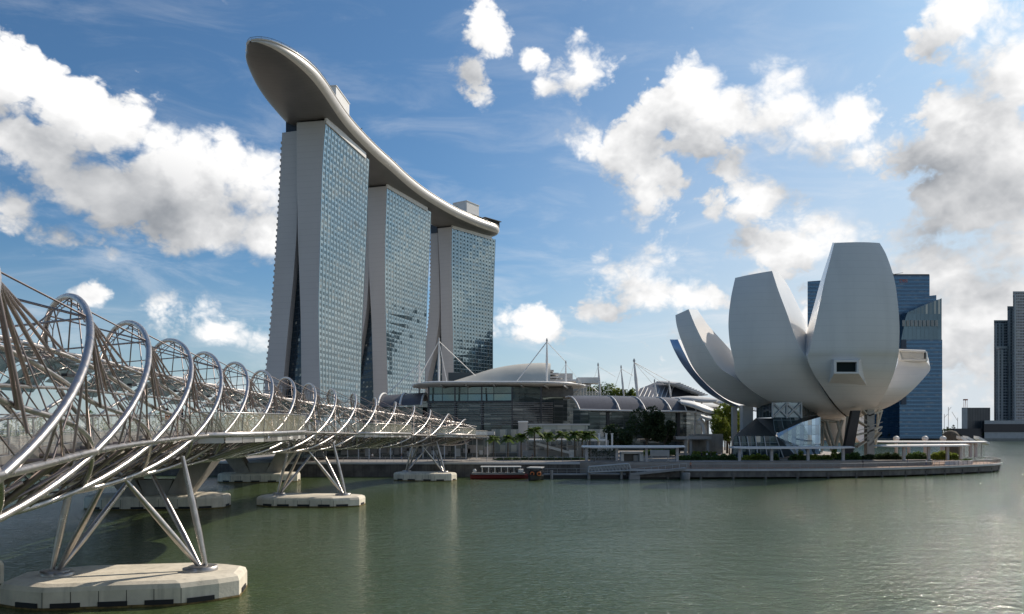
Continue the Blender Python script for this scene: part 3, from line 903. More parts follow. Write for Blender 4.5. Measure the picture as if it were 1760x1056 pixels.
for (x0, x1, ht, lab) in ((1436, 1512, 222, 'wide office tower hidden behind the museum, mirrored in the middle hotel tower'), (1528, 1596, 236, 'tall office tower hidden behind the blue ones, mirrored in the middle hotel tower')):
    t = thing('office_tower', lab, 'tower', (X(x0, 1235), 1235, 2))
    m = MB(); uvbox(m, X(x0, 1235), X(x1, 1235), 1235, 1280, 2.2, ht * .94); m.build('wall', M['f_grey'], t)
    m = MB(); m.box((X((x0 + x1) / 2, 1235), 1257, ht * .94 + 2), (20, 20, 4)); m.build('roof', M['darkmetal'], t)
# off-frame skyline to the west that the hotel glass mirrors
for k, (x0, x1, Y, yt) in enumerate([(1850, 1930, 880, 520), (1945, 2010, 860, 470), (2030, 2120, 820, 505), (2140, 2190, 800, 440), (2230, 2330, 780, 560), (2380, 2460, 740, 480)]):
    t = thing('office_tower', ['broad dark office block', 'tall slim dark office tower', 'stepped dark office tower', 'very tall narrow office tower', 'low wide office block', 'glass office tower'][k] + ' of the business district beyond the right edge', 'tower', (X(x0, Y), Y, 2))
    m = MB(); uvbox(m, X(x0, Y), X(x1, Y), Y, Y + 35, 2.2, Zp(yt, Y)); m.build('wall', M['f_blue'] if k % 2 else M['f_grey'], t)
    m = MB(); m.box((X((x0 + x1) / 2, Y), Y + 17, Zp(yt, Y) + 3), (14, 14, 6)); m.build('roof', M['darkmetal'], t)

t = thing('waterfront_block', 'low dark square building with a lattice mast on the far bank', 'building', (X(1677, 900), 900, 2))
m = MB(); uvbox(m, X(1653, 900), X(1702, 900), 900, 930, 2.2, Zp(701, 900)); m.build('wall', facade('dark_block_glass', 3, 30, (.03, .03, .035), (.08, .085, .09), (.06, .06, .065), metal=.2, rough=.3, fw=.15, fh=0), t)
m = MB(); m.box((X(1657.5, 900), 899.6, (Zp(702, 900) + 4) / 2), (6, .8, Zp(702, 900) - 4)); m.build('side_wall', M['offwhite'], t)
m = MB(); m.box((X(1678, 897), 896, 5), (56, 7, 16)); m.build('podium', M['darkmetal'], t)
m = MB()
cx = X(1665, 900)
for dx in (-1.5, 1.5):
    for dy in (0, 3): m.tube([(cx + dx, 905 + dy, Zp(701, 900)), (cx + dx * .7, 905 + dy, Zp(688, 900))], .18, 4)
m.box((cx, 906.5, Zp(687, 900)), (3.6, 3.6, 1.4))
m.build('lattice_mast', M['sign_red'], t)
t = thing('glass_podium', 'low pale podium under the apartment towers at right', 'building', (X(1740, 890), 890, 2))
m = MB(); uvbox(m, X(1692, 890), X(1815, 890), 890, 904, 2.2, Zp(723, 890)); m.build('wall', M['offwhite'], t)
m = MB(); m.box((X(1753, 889), 889.6, Zp(736, 889)), (X(1815, 889) - X(1692, 889), .8, 9)); m.build('dark_base', M['darkmetal'], t)
def crane(label, px, Y, py, jib):
    t = thing('harbour_crane', label, 'crane', (X(px, Y), Y, 2), 'harbour cranes on the far bank')
    m = MB(); m.tube([(X(px, Y), Y, 2), (X(px, Y), Y, Zp(py, Y))], .45, 5); m.build('mast', M['steel_dull'], t)
    m = MB(); m.tube([(X(px, Y), Y, Zp(py + 6, Y)), (X(px + jib, Y), Y, Zp(py - (0 if abs(jib) < 9 else 10), Y))], .35, 5); m.build('jib', M['steel_dull'], t)
crane('tall thin crane mast beside the slanted blue tower', 1630, 1400, 700, 5)
crane('short crane with a long jib pointing left', 1646, 1400, 718, -10)
crane('stubby crane close to the slanted blue tower', 1623, 1400, 712, 6)

def foliage(m, c, rx, ry, rz, n, size, clumps=7, seed=1):
    r_ = random.Random(seed)
    cs = []
    for k in range(clumps):
        th = r_.uniform(0, 2 * math.pi); ph = r_.uniform(-.6, 1.0); rr = r_.uniform(.35, .75)
        cs.append((math.cos(th) * rr, math.sin(th) * rr, ph * .65, r_.uniform(.28, .48)))
    for _ in range(n):
        cx, cy, cz, cr = r_.choice(cs)
        d = Vector((r_.gauss(0, 1), r_.gauss(0, 1), r_.gauss(0, 1))).normalized() * cr * r_.uniform(.55, 1.0) ** .5
        p = Vector((c[0] + (cx + d.x) * rx, c[1] + (cy + d.y) * ry, c[2] + (cz + d.z) * rz))
        s = size * r_.uniform(.6, 1.3)
        a = Vector((r_.gauss(0, 1), r_.gauss(0, 1), r_.gauss(0, .6))).normalized()
        b = a.orthogonal().normalized(); b = (b * math.cos(1) + a.cross(b) * r_.uniform(-1, 1)).normalized()
        m.face([p - a * s, p - b * s * .5, p + a * s, p + b * s * .5])
# wooded far bank: a mass nobody could count
m = MB()
for k in range(60):
    px = 1495 + k * 6.2
    Yb = 888 + (k * 37 % 11)
    h = 6.5 + 3.5 * math.sin(k * 1.7) + (k * 13 % 7) * .5
    foliage(m, (X(px, Yb), Yb + 6, 2 + h * .55), 5.5, 4, h * .75, 160, 1.3, 5, k)
setting(m.build('bank_woods', M['leaf_dark'], None, (X(1600, 890), 890, 2)), 'stuff', 'dark line of low trees along the far bank')
m = MB()
for k in range(46):
    px = -60 + k * 13
    Yb = 300 + (k * 29 % 17)
    h = 9 + 4 * math.sin(k * 2.1)
    foliage(m, (X(px, Yb), Yb + 3, TERZ + h * .55), 4.5, 4, h * .75, 200, .7, 6, 500 + k)
setting(m.build('shore_woods', M['leaf'], None, (X(150, 300), 300, TERZ)), 'stuff', 'green belt of trees seen through the lattice of the footbridge')
# ================================================================== MUSEUM
mus = thing('lotus_museum', 'white lotus shaped museum with upright petals at the water edge', 'museum', (X(1410, 235), 235, TERZ))
def petal(name, rails, bulge=(0, -1, 0), amt=2.0, nsub=10, back_cap=True, top=True, ncross=8, skylight=False):
    """rails: list of stations; each station = four (px, py, Y): outer left, outer right, inner right, inner left.
    The outer skin bulges, the sides and the inner face are flatter."""
    # refine stations
    st = []
    P = [[U(*r) for r in s] for s in rails]
    fine = [catmull([P[i][k] for i in range(len(P))], nsub) for k in range(4)]
    n = len(fine[0])
    b = Vector(bulge).normalized()
    mo = MB(); ms = MB(); mi_ = MB()
    outer = []
    for i in range(n):
        A, B = fine[0][i], fine[1][i]
        w = (B - A).length
        row = []
        for j in range(ncross + 1):
            t = j / ncross
            row.append(A.lerp(B, t) + b * (amt * w / 20.0) * 4 * t * (1 - t))
        outer.append(row)
    mo.loft(outer, closed=False, smooth=True)
    o = mo.build(name, M['museum'], mus)
    ms.loft([[fine[1][i], fine[2][i]] for i in range(n)], closed=False, smooth=True)
    ms.loft([[fine[3][i], fine[0][i]] for i in range(n)], closed=False, smooth=True)
    ms.loft([[fine[2][i], fine[3][i]] for i in range(n)], closed=False, smooth=True)
    ms.build('petal_side', M['museum_side'], o)
    if top:
        mt = MB(); mt.face(list(outer[0]) + [fine[2][0], fine[3][0]])
        mt.build('petal_tip', M['museum'], o)
    return o, outer
Yt = {418: 207, 440: 206, 480: 204.5, 520: 203.5, 560: 203, 600: 203, 640: 205, 665: 208, 690: 213, 705: 219, 718: 228}
tall = [(418, 1434, 1512), (440, 1428.5, 1524), (480, 1418, 1537), (520, 1409.5, 1543), (560, 1401, 1546), (600, 1392, 1545), (616, 1388, 1543), (640, 1397, 1537), (665, 1413, 1527), (690, 1431, 1513), (705, 1444, 1500), (718, 1458, 1480)]
rails = []
for (y, l, r) in tall:
    Yy = interp(list(Yt.items()), y)
    f_ = (y - 418) / 300.0
    back = 9 + 12 * math.sin(math.pi * min(1, f_ * 1.3)) * .6
    inl = l - lerp(3, 12, min(1, max(0, (y - 418) / 150.0))) if y < 640 else l + 6
    inr = r - 14 - 10 * f_ if y < 700 else r - 5
    rails.append([(l, y, Yy), (r, y, Yy + 1), (inr, y - (0 if y > 430 else 1), Yy + back), (inl, y - (0 if y > 430 else 1), Yy + back)])
pt, outer_t = petal('tall_petal', rails, (0.05, -1, 0), 1.6)
# middle petal
mid = [(478, 1263.6, 466, 1327, 1338), (514, 1256, 500, 1338, 1355), (554, 1252, 540, 1353, 1375), (591, 1254.5, 580, 1367, 1392), (620, 1261, 604, 1379, 1398), (645.5, 1265.5, 622, 1391, 1402), (671, 1291, 649, 1404, 1412), (693.5, 1329, 689, 1429, 1432), (706, 1368, 707, 1444, 1446), (714, 1405, 715, 1455, 1457)]
Ym = [212, 209.5, 208, 207, 207, 208, 210.5, 216, 222, 228]
rails = []
for (yl, l, yr, r, ir), Yy in zip(mid, Ym):
    rails.append([(l, yl, Yy + 1.5), (r, yr, Yy - .5), (ir, yr + (2 if yr < 480 else 0) + (-8 if 480 < yr < 600 else 0), Yy + 15), (l + 14 if yl < 690 else l + 4, yl - 3, Yy + 17)])
pm, outer_m = petal('middle_petal', rails, (-.15, -1, 0), 1.5)
# left petal
rails = [
 [(1160.7, 542, 222), (1183.6, 531.6, 218), (1199, 532.7, 224), (1175, 540, 231)],
 [(1163.6, 562, 220), (1196, 562, 215), (1218, 560, 225), (1185, 562, 233)],
 [(1173, 591, 218.5), (1214.5, 598, 213), (1245, 590, 226), (1205, 595, 235)],
 [(1193, 634.5, 218), (1236, 631, 213), (1272, 620, 228), (1235, 628, 237)],
 [(1222, 667, 219.5), (1265, 651, 214), (1300, 645, 229), (1270, 655, 238)],
 [(1254.5, 689, 222), (1297, 676, 218), (1320, 665, 231), (1300, 675, 238)],
 [(1294.5, 700, 226), (1330, 694, 222), (1350, 688, 232), (1330, 690, 238)],
 [(1350, 712, 230), (1380, 712, 229), (1390, 705, 234), (1370, 705, 238)]]
pl, _ = petal('left_petal', rails, (-.6, -.7, -.4), 1.0)
# far left petal, the sky's blue reflection painted into its base colour
rails = [
 [(1151, 583.6, 243), (1165, 583.6, 240), (1172, 585, 252), (1160, 585, 254)],
 [(1160, 605, 241), (1175, 605, 238), (1186, 605, 252), (1172, 605, 255)],
 [(1178, 634.5, 240), (1194, 638, 236), (1210, 634, 252), (1195, 634, 255)],
 [(1211, 671, 240), (1230, 674.5, 236), (1245, 670, 252), (1230, 670, 255)],
 [(1247, 693, 240), (1266, 696, 237), (1280, 690, 252), (1265, 690, 254)],
 [(1284, 705, 240), (1310, 708, 238), (1320, 702, 250), (1305, 702, 252)],
 [(1350, 716, 240), (1370, 716, 238), (1375, 710, 248), (1360, 710, 250)]]
pb, _ = petal('low_blue_petal', rails, (-.5, -.6, -.5), 0.6)
pb.data.materials[0] = mat('painted_sky_blue_skin', (0.22, 0.33, 0.52), .3, .6)
# right petals
rails = [
 [(1543, 607, 222), (1591.5, 620, 216), (1589, 607, 224), (1543, 605, 230)],
 [(1543, 625, 221), (1599, 634, 215), (1596, 618, 226), (1543, 612, 231)],
 [(1532, 645, 219), (1589, 649, 214.5), (1588, 630, 228), (1535, 630, 233)],
 [(1518, 664, 218), (1564, 675, 216), (1566, 655, 231), (1525, 655, 234)],
 [(1505, 685, 220), (1538, 694, 220), (1542, 680, 232), (1515, 680, 235)],
 [(1490, 700, 224), (1506, 708, 225), (1516, 700, 234), (1500, 700, 236)],
 [(1462, 716, 229), (1470, 719, 231), (1480, 712, 236), (1470, 712, 238)]]
pr, _ = petal('right_petal', rails, (.5, -.8, -.3), 1.5)
# its skylight: a framed opening that faces the bay
f4 = [U(1544, 603.5, 221.5), U(1589.5, 605.5, 215.3), U(1592, 620.5, 215.0), U(1549, 620, 221.2)]
m = MB()
fn = Vector((-.12, -1, .25)).normalized()
for i in range(4):
    a, b = f4[i], f4[(i + 1) % 4]
    m.tube([a + fn * .3, b + fn * .3], .45, 4)
m.build('skylight_frame', M['museum'], pr)
m = MB(); m.face([p + fn * .25 for p in f4]); m.build('skylight_glass', M['offwhite'], pr)
m = MB(); q = [U(1587, 607, 215), U(1590, 607, 215), U(1591.5, 618, 215), U(1587, 618, 215)]; m.face([p + fn * .45 for p in q]); m.build('dark_slot', M['museum_seam'], pr)
# petals on the far side, two low ones seen in the gaps, two unseen ones added for shade
def back_petal(az_, r1, zt_, w0):
    c = Vector((X(1410, 235), 236, 0)); a = R(az_)
    d = Vector((math.sin(a), math.cos(a), 0)); s_ = Vector((d.y, -d.x, 0))
    prof = [(0, zt_), (.12, zt_ * .86), (.3, zt_ * .66), (.5, zt_ * .48), (.7, zt_ * .34), (.87, 17.5), (1.0, 14.6)]
    rr = [r1, r1 * .99, r1 * .93, r1 * .8, r1 * .6, r1 * .33, 3]
    ww = [w0 * .5, w0 * .7, w0 * .9, w0, w0 * .85, w0 * .5, 2]
    mo = MB(); ms = MB(); A, B, Cc = [], [], []
    for (t_, z), r_, w in zip(prof, rr, ww):
        p = c + d * r_; A.append(p + s_ * w / 2 + Vector((0, 0, z))); B.append(p - s_ * w / 2 + Vector((0, 0, z)))
        Cc.append(c + d * max(1, r_ - 10) + Vector((0, 0, z + 1)))
    A, B, Cc = catmull(A, 5), catmull(B, 5), catmull(Cc, 5)
    mo.loft([[a_, a_.lerp(b_, .25) + d * 1.3, a_.lerp(b_, .5) + d * 1.8, a_.lerp(b_, .75) + d * 1.3, b_] for a_, b_ in zip(A, B)], closed=False)
    o = mo.build('back_petal', M['museum'], mus)
    ms.loft([[b_, c_, a_] for a_, b_, c_ in zip(A, B, Cc)], closed=False); ms.face([A[0], B[0], Cc[0]])
    ms.build('petal_side', M['museum_side'], o)
back_petal(50, 24, 22, 12); back_petal(15, 24, 24, 13); back_petal(-97, 21.5, 52, 9); back_petal(-72, 20, 54, 12)  # last two stand out of sight, added to shade the left petal's inner face
# bowl under the petals
m = MB(); hub = (X(1410, 236), 237, 0)
m.lathe([(3, 14.4), (8, 15.2), (13, 17.6), (16.5, 21), (18.5, 25), (12, 27), (2, 26)], hub, 32)
m.build('bowl', M['museum'], mus)
# dark open joints between the petals
m = MB()
for seam in ([(1388, 617, 206), (1404, 649, 209), (1429, 689, 215), (1444, 707, 221), (1455, 716, 227)],):
    pts = [U(a, b, c - 1.0) for a, b, c in seam]
    m.tube(catmull(pts, 4), .22, 5)
m.build('seam', M['museum_seam'], mus)
# projecting window of the tall petal
def skin_pt(px, py):
    # depth of the tall petal's skin near this pixel
    best = None
    for row in outer_t:
        for p in row:
            q = (880 + p.x / p.y * F, HOR - (p.z - CAMZ) / p.y * F)
            d = (q[0] - px) ** 2 + (q[1] - py) ** 2
            if best is None or d < best[0]: best = (d, p.y)
    return best[1]
fo = [(1433.5, 619), (1476, 619), (1476, 642.5), (1433.5, 642.5)]
fi_ = [(1437.8, 622.5), (1472.8, 622.5), (1472.8, 639.5), (1437.8, 639.5)]
ys = skin_pt(1455, 625) - 3.0
FO = [U(a, b, ys) for a, b in fo]; FI = [U(a, b, ys) for a, b in fi_]; FB = [p + Vector((0, .8, 0)) for p in FI]
base = [U(a, b, skin_pt(a, b) + .25) for a, b in [(1430, 617), (1480, 617), (1491, 664.5), (1423.5, 660)]]
m = MB()
for i in range(4):
    j = (i + 1) % 4
    m.face([FO[i], FO[j], FI[j], FI[i]])
    m.face([FI[i], FI[j], FB[j], FB[i]])
wo_ = m.build('window_frame', M['museum'], pt)
m = MB()
for i in range(4):
    j = (i + 1) % 4; m.face([base[i], base[j], FO[j], FO[i]])
m.build('window_hood', M['museum'], pt)
m = MB(); m.face(FB); m.build('window_glass', mat('dark_window_glass', (0.012, 0.02, 0.02), .5, spec=.1), pt)

# legs and the lattice under the bowl
m = MB(); a, b = U(1456, 778, 218), U(1470, 706, 216)
a.z = TERZ
m.hexa([a + Vector((-1.6, -.8, 0)), a + Vector((1.1, -.8, 0)), a + Vector((1.1, .8, 0)), a + Vector((-1.6, .8, 0))], [b + Vector((-1.1, -.8, 0)), b + Vector((1.1, -.8, 0)), b + Vector((1.1, .8, 0)), b + Vector((-1.1, .8, 0))])
m.build('dark_column', M['darkmetal'], mus)
def col(px, Y, w, py_top, mt='concrete_dark'):
    m = MB(); z1 = Zp(py_top, Y); m.box((X(px, Y), Y, (TERZ + z1) / 2), (w, w, z1 - TERZ)); m.build('column', M[mt], mus)
col(1494, 220, 2.0, 695); col(1283, 232, 3.0, 697, 'offwhite'); col(1262, 240, 1.4, 700, 'offwhite')
def strut(pts, r, mt='cream'):
    m = MB(); m.tube([U(*p) for p in pts], r, 6); m.build('strut', M[mt], mus)
M['cream'] = mat('cream_steel', (0.55, 0.50, 0.40), .5, noise=.1)
for p in ([(1421, 724, 226), (1434, 768, 226)], [(1436, 768, 226), (1448, 722, 226)], [(1440, 724, 226), (1450, 775, 226)], [(1452, 775, 224), (1458, 715, 224)], [(1412, 726, 228), (1430, 775, 228)], [(1412, 775, 228), (1416, 724, 228)]):
    strut(p, .5)
strut([(1408, 723, 227), (1446, 726, 227)], .45)
# open stair wound round the grey column
m = MB()
for k, (x0, y0, x1, y1) in enumerate([(1478, 700, 1494, 716), (1494, 716, 1516, 708), (1472, 722, 1494, 735), (1494, 743, 1517, 735), (1472, 750, 1494, 745), (1494, 768, 1516, 745), (1475, 770, 1494, 758)]):
    a, b = U(x0, y0, 219), U(x1, y1, 219)
    m.hexa([a, b, b + Vector((0, 2.5, 0)), a + Vector((0, 2.5, 0))], [a + Vector((0, 0, .35)), b + Vector((0, 0, .35)), b + Vector((0, 2.5, .35)), a + Vector((0, 2.5, .35))])
    m.tube([a + Vector((0, 0, 1.5)), b + Vector((0, 0, 1.5))], .08, 5)
m.build('stair', M['cream'], mus)
for p in ([(1510, 700, 224), (1505, 770, 224)], [(1516, 705, 224), (1500, 760, 224)]): strut(p, .3)

# glass lobby: faceted volumes
def gface(name, pts, mt, parent=mus, back=3.0):
    P = [U(*p) for p in pts]
    m = MB(); o = P[0]
    ux = (P[1] - P[0]).normalized(); nn = ux.cross(P[2] - P[0]).normalized(); vy = nn.cross(ux)
    m.face(P, [((p - o).dot(ux), (p - o).dot(vy)) for p in P])
    return m.build(name, M[mt], parent)
Yb = 217
gface('lobby_roof', [(1262, 750, 214), (1333, 750, 213), (1331, 719, 224), (1299, 719, 226)], 'lobby_roof') if 'lobby_roof' in M else None
M['lobby_roof'] = mat('lobby_roof_metal', (0.07, 0.078, 0.078), .45, .3)
gface('lobby_roof', [(1262, 750, 214), (1333, 750, 213), (1338, 736, 213.5), (1331, 719, 220), (1299, 719, 226)], 'lobby_roof')
gface('lobby_wall', [(1260, 787, 214), (1345, 787, 213), (1333, 750, 213), (1262, 750, 214)], 'f_lobby_dark')
gface('lobby_side', [(1255, 787, 226), (1260, 787, 214), (1262, 750, 214), (1299, 719, 226)], 'lobby_roof')
gface('upper_box_front', [(1328, 727, 216), (1378, 726, 216), (1377, 691, 216), (1328, 692.5, 216)], 'f_lobby_x') if 'f_lobby_x' in M else None
M['f_lobby_x'] = facade('braced_box_glass', 4.1, 6.5, (0.25, 0.3, 0.32), (0.22, 0.29, 0.32), (0.18, 0.25, 0.28), wx=(0, 1), wy=(0, .5), metal=.45, rough=.08, fw=.03, fh=.02)
gface('upper_box', [(1328, 718, 216), (1378, 718, 216), (1377, 691, 216), (1328, 692.5, 216)], 'f_lobby_x')
gface('upper_box', [(1378, 718, 216), (1405, 714, 226), (1400, 700, 226), (1377, 691, 216)], 'f_lobby_dark')
gface('upper_box', [(1300, 719, 228), (1328, 718, 216), (1328, 692.5, 216), (1300, 700, 228)], 'f_lobby_dark')
gface('dark_glass_band', [(1333, 744, 213.2), (1338, 744, 213.2), (1378, 726, 214.5), (1378, 718, 216), (1328, 718, 216), (1331, 740, 214)], 'f_lobby_dark')
gface('crystal_wall', [(1366, 782, 211), (1410, 781, 216), (1410, 717, 216), (1378, 726.2, 214), (1334, 746, 212.5), (1338, 752, 212.3)], 'f_lobby')
gface('crystal_wall', [(1410, 781, 216), (1414, 778, 228), (1414, 718, 228), (1410, 717, 216)], 'f_lobby_dark')
gface('crystal_base', [(1345, 787, 213), (1366, 782, 211), (1338, 752, 212.3), (1333, 750, 213)], 'lobby_roof')
gface('crystal_roof', [(1334, 746, 212.5), (1378, 726.2, 214), (1410, 717, 216), (1405, 714, 226), (1378, 718, 216)], 'lobby_roof')
m = MB()
for (a, b) in [((1330, 716), (1352, 694)), ((1330, 694), (1352, 716)), ((1353, 716), (1376, 693)), ((1353, 694), (1376, 716))]:
    m.tube([U(a[0], a[1], 215.7), U(b[0], b[1], 215.7)], .28, 5)
for x_ in (1328, 1352.5, 1377.5): m.tube([U(x_, 719, 215.7), U(x_, 692, 215.7)], .3, 5)
m.build('cross_brace', M['offwhite'], mus)
m = MB()
for x0, x1 in ((1270, 1276), (1284, 1290), (1298, 1303), (1313, 1319), (1333, 1347)):
    m.tube([U(x0, 750, 212.9), U(x1, 787, 212.6)], .16, 5)
m.build('mullion', M['offwhite'], mus)
# ================================================================== SHOPPING MALL
YM = 290
mall = thing('shopping_mall', 'long glass shopping mall with a flat white cable hung canopy roof', 'mall', (X(850, YM), YM, TERZ))
def wallpts(name, pts, mt, parent=mall):
    """vertical glazing through a list of (px, Y), from row yb to row yt measured at each depth"""
    m = MB(); per = 0
    for (p, Y, yb, yt), (p2, Y2, yb2, yt2) in zip(pts[:-1], pts[1:]):
        a, b, c, d = U(p, yb, Y), U(p2, yb2, Y2), U(p2, yt2, Y2), U(p, yt, Y)
        L = Vector((b.x - a.x, b.y - a.y)).length
        m.face([a, b, c, d], [(per, a.z), (per + L, b.z), (per + L, c.z), (per, d.z)]); per += L
    return m.build(name, M[mt], parent)
wallpts('upper_glazing', [(735, 300, 692, 668), (735, YM, 692, 667), (880, YM - 5, 691, 667), (968, YM + 4, 689, 668), (985, YM + 40, 689, 670)], 'f_mall_up') if 'f_mall_up' in M else None
M['f_mall_up'] = facade('mall_upper_glass', 9.5, 12, (0.05, 0.055, 0.055), (0.20, 0.25, 0.24), (0.15, 0.19, 0.18), wx=(0, 1), wy=(0, .4), metal=.6, rough=.06, tilt=.05, fw=.03, fh=.03, framew=.8)
wallpts('upper_glazing', [(737, 304, 690, 667), (737, YM, 690, 666), (880, YM - 5, 689, 665), (968, YM + 4, 688, 666), (985, YM + 40, 688, 668)], 'f_mall_up')
wallpts('lower_glazing', [(700, 306, 775, 690), (735, YM - 2, 775, 690), (880, YM - 9, 775, 689), (948, YM - 4, 775, 688), (975, YM, 775, 688), (990, YM + 6, 775, 690)], 'f_mall')
m = MB()   # horizontal sunshade blades standing off the lower glazing
for k in range(13):
    y = 693 + k * 3.1
    a, b, c = U(736, y, YM - 3.2), U(880, y, YM - 10.2), U(950, y, YM - 5.2)
    m.tube([a, b, c], .11, 4)
m.build('sunshade', M['steel_dull'], mall)
m = MB()
for px in (737, 782, 828, 880, 930):
    YY = YM - 3 - (px - 735) / 145 * 7 if px < 881 else YM - 7
    m.box((X(px, YY), YY, (Zp(665, YY) + 8) / 2), (.5, .5, Zp(665, YY) - 8))
m.build('mullion', M['darkmetal'], mall)
# floor band between the two storeys
m = MB()
m.hexa([U(733, 692, YM - 3), U(880, 691, YM - 10), U(880, 691, YM + 8), U(733, 692, YM + 8)], [U(733, 689.5, YM - 3), U(880, 688.5, YM - 10), U(880, 688.5, YM + 8), U(733, 689.5, YM + 8)])
m.build('floor_band', M['darkmetal'], mall)
# flat canopy: a long lens with a rounded white nose
m = MB()
rings = []
N = 40
zc = Zp(658.5, 284)
def can_w(px): 
    q = min(1, (px - 697) / 60.0); q2 = min(1, (1016 - px) / 110.0)
    return 26 * (max(0, 1 - (1 - q) ** 2)) ** .5 * (max(0, 1 - (1 - q2) ** 2)) ** .5
for i in range(N + 1):
    px = 697.5 + (1015.5 - 697.5) * i / N
    w = max(.8, can_w(px))
    yc = 306
    sag = 0.0
    xw = X(px, 284)
    th = 1.15 if 3 < i < N - 3 else .6
    ring = []
    for j in range(12):
        a = 2 * math.pi * j / 12
        ring.append((xw, yc + math.copysign(abs(math.cos(a)) ** .7, math.cos(a)) * w, zc + math.sin(a) * th - (yc - yc) * .0))
    rings.append(ring)
m.loft(rings, True, True, True)
m.build('canopy', M['white'], mall)
m = MB()
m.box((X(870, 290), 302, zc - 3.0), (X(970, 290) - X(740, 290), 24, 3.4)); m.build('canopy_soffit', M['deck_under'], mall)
m = MB()
for px in (757, 800, 848, 895, 935, 968): m.hexa([U(px, 664, 283), U(px + 2, 664, 283), U(px + 10, 670, 292), U(px + 8, 670, 292)], [U(px, 662, 283), U(px + 2, 662, 283), U(px + 10, 666, 292), U(px + 8, 666, 292)])
m.build('bracket', M['offwhite'], mall)
def mast(label, px, Y, yt, yb, stays, r=.42, lean=0):
    t = thing('cable_mast', label, 'mast', tuple(U(px, yb, Y)), 'white masts holding the mall roofs')
    m = MB(); m.tube([U(px + lean, yb, Y), U((px + px + lean) / 2, (yt + yb) / 2, Y), U(px, yt, Y)], [r * .8, r * 1.15, r * .45], 8); m.build('pole', M['white'], t)
    m = MB(); m.lathe([(r * .7, 0), (r * .9, .5), (r * .3, 1.3)], tuple(U(px, yt + .5, Y)), 8); m.build('mast_head', M['offwhite'], t)
    for (x2, y2, Y2, rr) in stays:
        m = MB(); m.tube([U(px, yt + 1, Y), U(x2, y2, Y2)], rr, 5); m.build('stay_cable', M['white'], t)
mast('tall white mast in front of the narrow gap of the farthest hotel tower', 754.5, 300, 586, 662, [(722, 645, 300, .18), (714, 662, 310, .12), (768, 657, 300, .15), (817, 646, 310, .14)])
mast('small white mast at the left end of the flat canopy', 720.5, 310, 626, 682, [(652, 690, 300, .20), (700, 690, 305, .15), (728, 660, 310, .1)])
mast('tall white mast behind the middle of the flat canopy', 940, 300, 587, 656, [(887, 657, 296, .2), (972, 622, 312, .12)])
mast('short white mast at the right end of the flat canopy', 972.5, 312, 625, 681, [(955, 655, 320, .07), (1000, 660, 320, .07)], .38)
mast('slim leaning mast over the dark curved roof, nearest to the canopy', 1028, 300, 629, 682, [(1058, 648, 330, .07), (1018, 660, 320, .05)], .38, 4)
mast('slim leaning mast over the dark curved roof, second from the canopy', 1067.5, 300, 633, 684, [(1088, 646, 330, .09), (1058, 662, 320, .07)], .34, 5)
mast('thick double mast with three long stays over the dark curved roof', 1090, 300, 622, 684, [(1156, 659, 340, .1), (1140, 660, 340, .08), (1120, 658, 330, .07), (1080, 668, 320, .06)], .55, 6)
mast('short stub mast left of the louvred roof', 1125, 300, 657, 684, [(1120, 660, 310, .05)], .35, 3)
mast('short stub mast in front of the louvred roof', 1150, 305, 660, 682, [(1146, 664, 320, .05)], .35, 3)
# shell roof behind the canopy
sh = thing('shell_roof_hall', 'smooth grey humped shell roof rising behind the flat canopy', 'hall', (X(880, 380), 380, TERZ))
top_ = [(778, 660), (800, 652), (825, 643.5), (850, 636), (875, 631), (900, 628), (930, 626.5), (945, 627.5)]
m = MB(); rings = []
for (px, y) in catmull([(a, b) for a, b in top_], 3):
    P_ = U(px, y, 385); B_ = U(px, 662, 350); C_ = U(px, 662, 430)
    mid_ = P_.lerp(B_, .45) + Vector((0, -8, (P_.z - B_.z) * .28))
    rings.append([B_, mid_, P_, P_.lerp(C_, .5) + Vector((0, 0, 3)), C_])
m.loft([catmull(r_, 4) for r_ in rings], closed=False, smooth=True)
m.build('roof_shell', M['roof_shell'], sh)
m = MB(); m.box(tuple(U(862, 662, 395)), (48, 60, 8)); m.build('wall', M['f_mall'], sh)
m = MB()
for k, (a, b, y, mt_) in enumerate([(936, 950, 640, 0), (940, 958, 645, 0), (930, 965, 651, 0), (925, 1000, 656, 0)]):
    q = U((a + b) / 2, y, 372); m.box((q.x, q.y, q.z), ((b - a) / F * 372, 18, .9))
m.build('terrace_slab', M['white'], sh)
m = MB(); q = U(950, 651, 380); m.box((q.x, q.y, q.z), (18, 14, 4)); m.build('terrace_wall', M['offwhite'], sh)
# pale box building between canopy and trees
t = thing('service_block', 'small pale flat block right of the flat canopy', 'building', (X(1000, 330), 330, TERZ))
m = MB(); uvbox(m, X(978, 330), X(1016, 330), 330, 350, 8, Zp(661, 330)); m.build('wall', M['offwhite'], t)
m = MB(); q = U(1010, 655, 332); m.box((q.x, q.y, q.z), (9, 9, 2.4)); m.build('roof_box', M['white'], t)
# left barrel roof
t = thing('barrel_vault_hall', 'low hall with a small barrel vault roof behind the far end of the footbridge', 'hall', (X(700, 300), 300, TERZ))
m = MB(); rings = []
for k in range(11):
    a = math.pi * (k / 10 * .72 + .1)
    rings.append([U(662 + 2 * k * .2, 0, 1) * 0 + Vector((X(655, 292), 300 - math.cos(a) * 16, 17.0 + math.sin(a) * 7.2)), Vector((X(728, 292), 300 - math.cos(a) * 16, 18.0 + math.sin(a) * 7.2))])
m.loft(rings, closed=False); m.build('vault_roof', M['solar'], t)
m = MB()
for xx in (X(655, 292), X(692, 292), X(728, 292)):
    m.tube([(xx, 300 - math.cos(math.pi * (k / 10 * .72 + .1)) * 16.2, 17.6 + math.sin(math.pi * (k / 10 * .72 + .1)) * 7.3) for k in range(11)], .4, 5)
m.build('arch_rib', M['white'], t)
m = MB(); uvbox(m, X(655, 292), X(728, 292), 289, 312, TERZ, 19.5); m.build('wall', M['f_mall'], t)
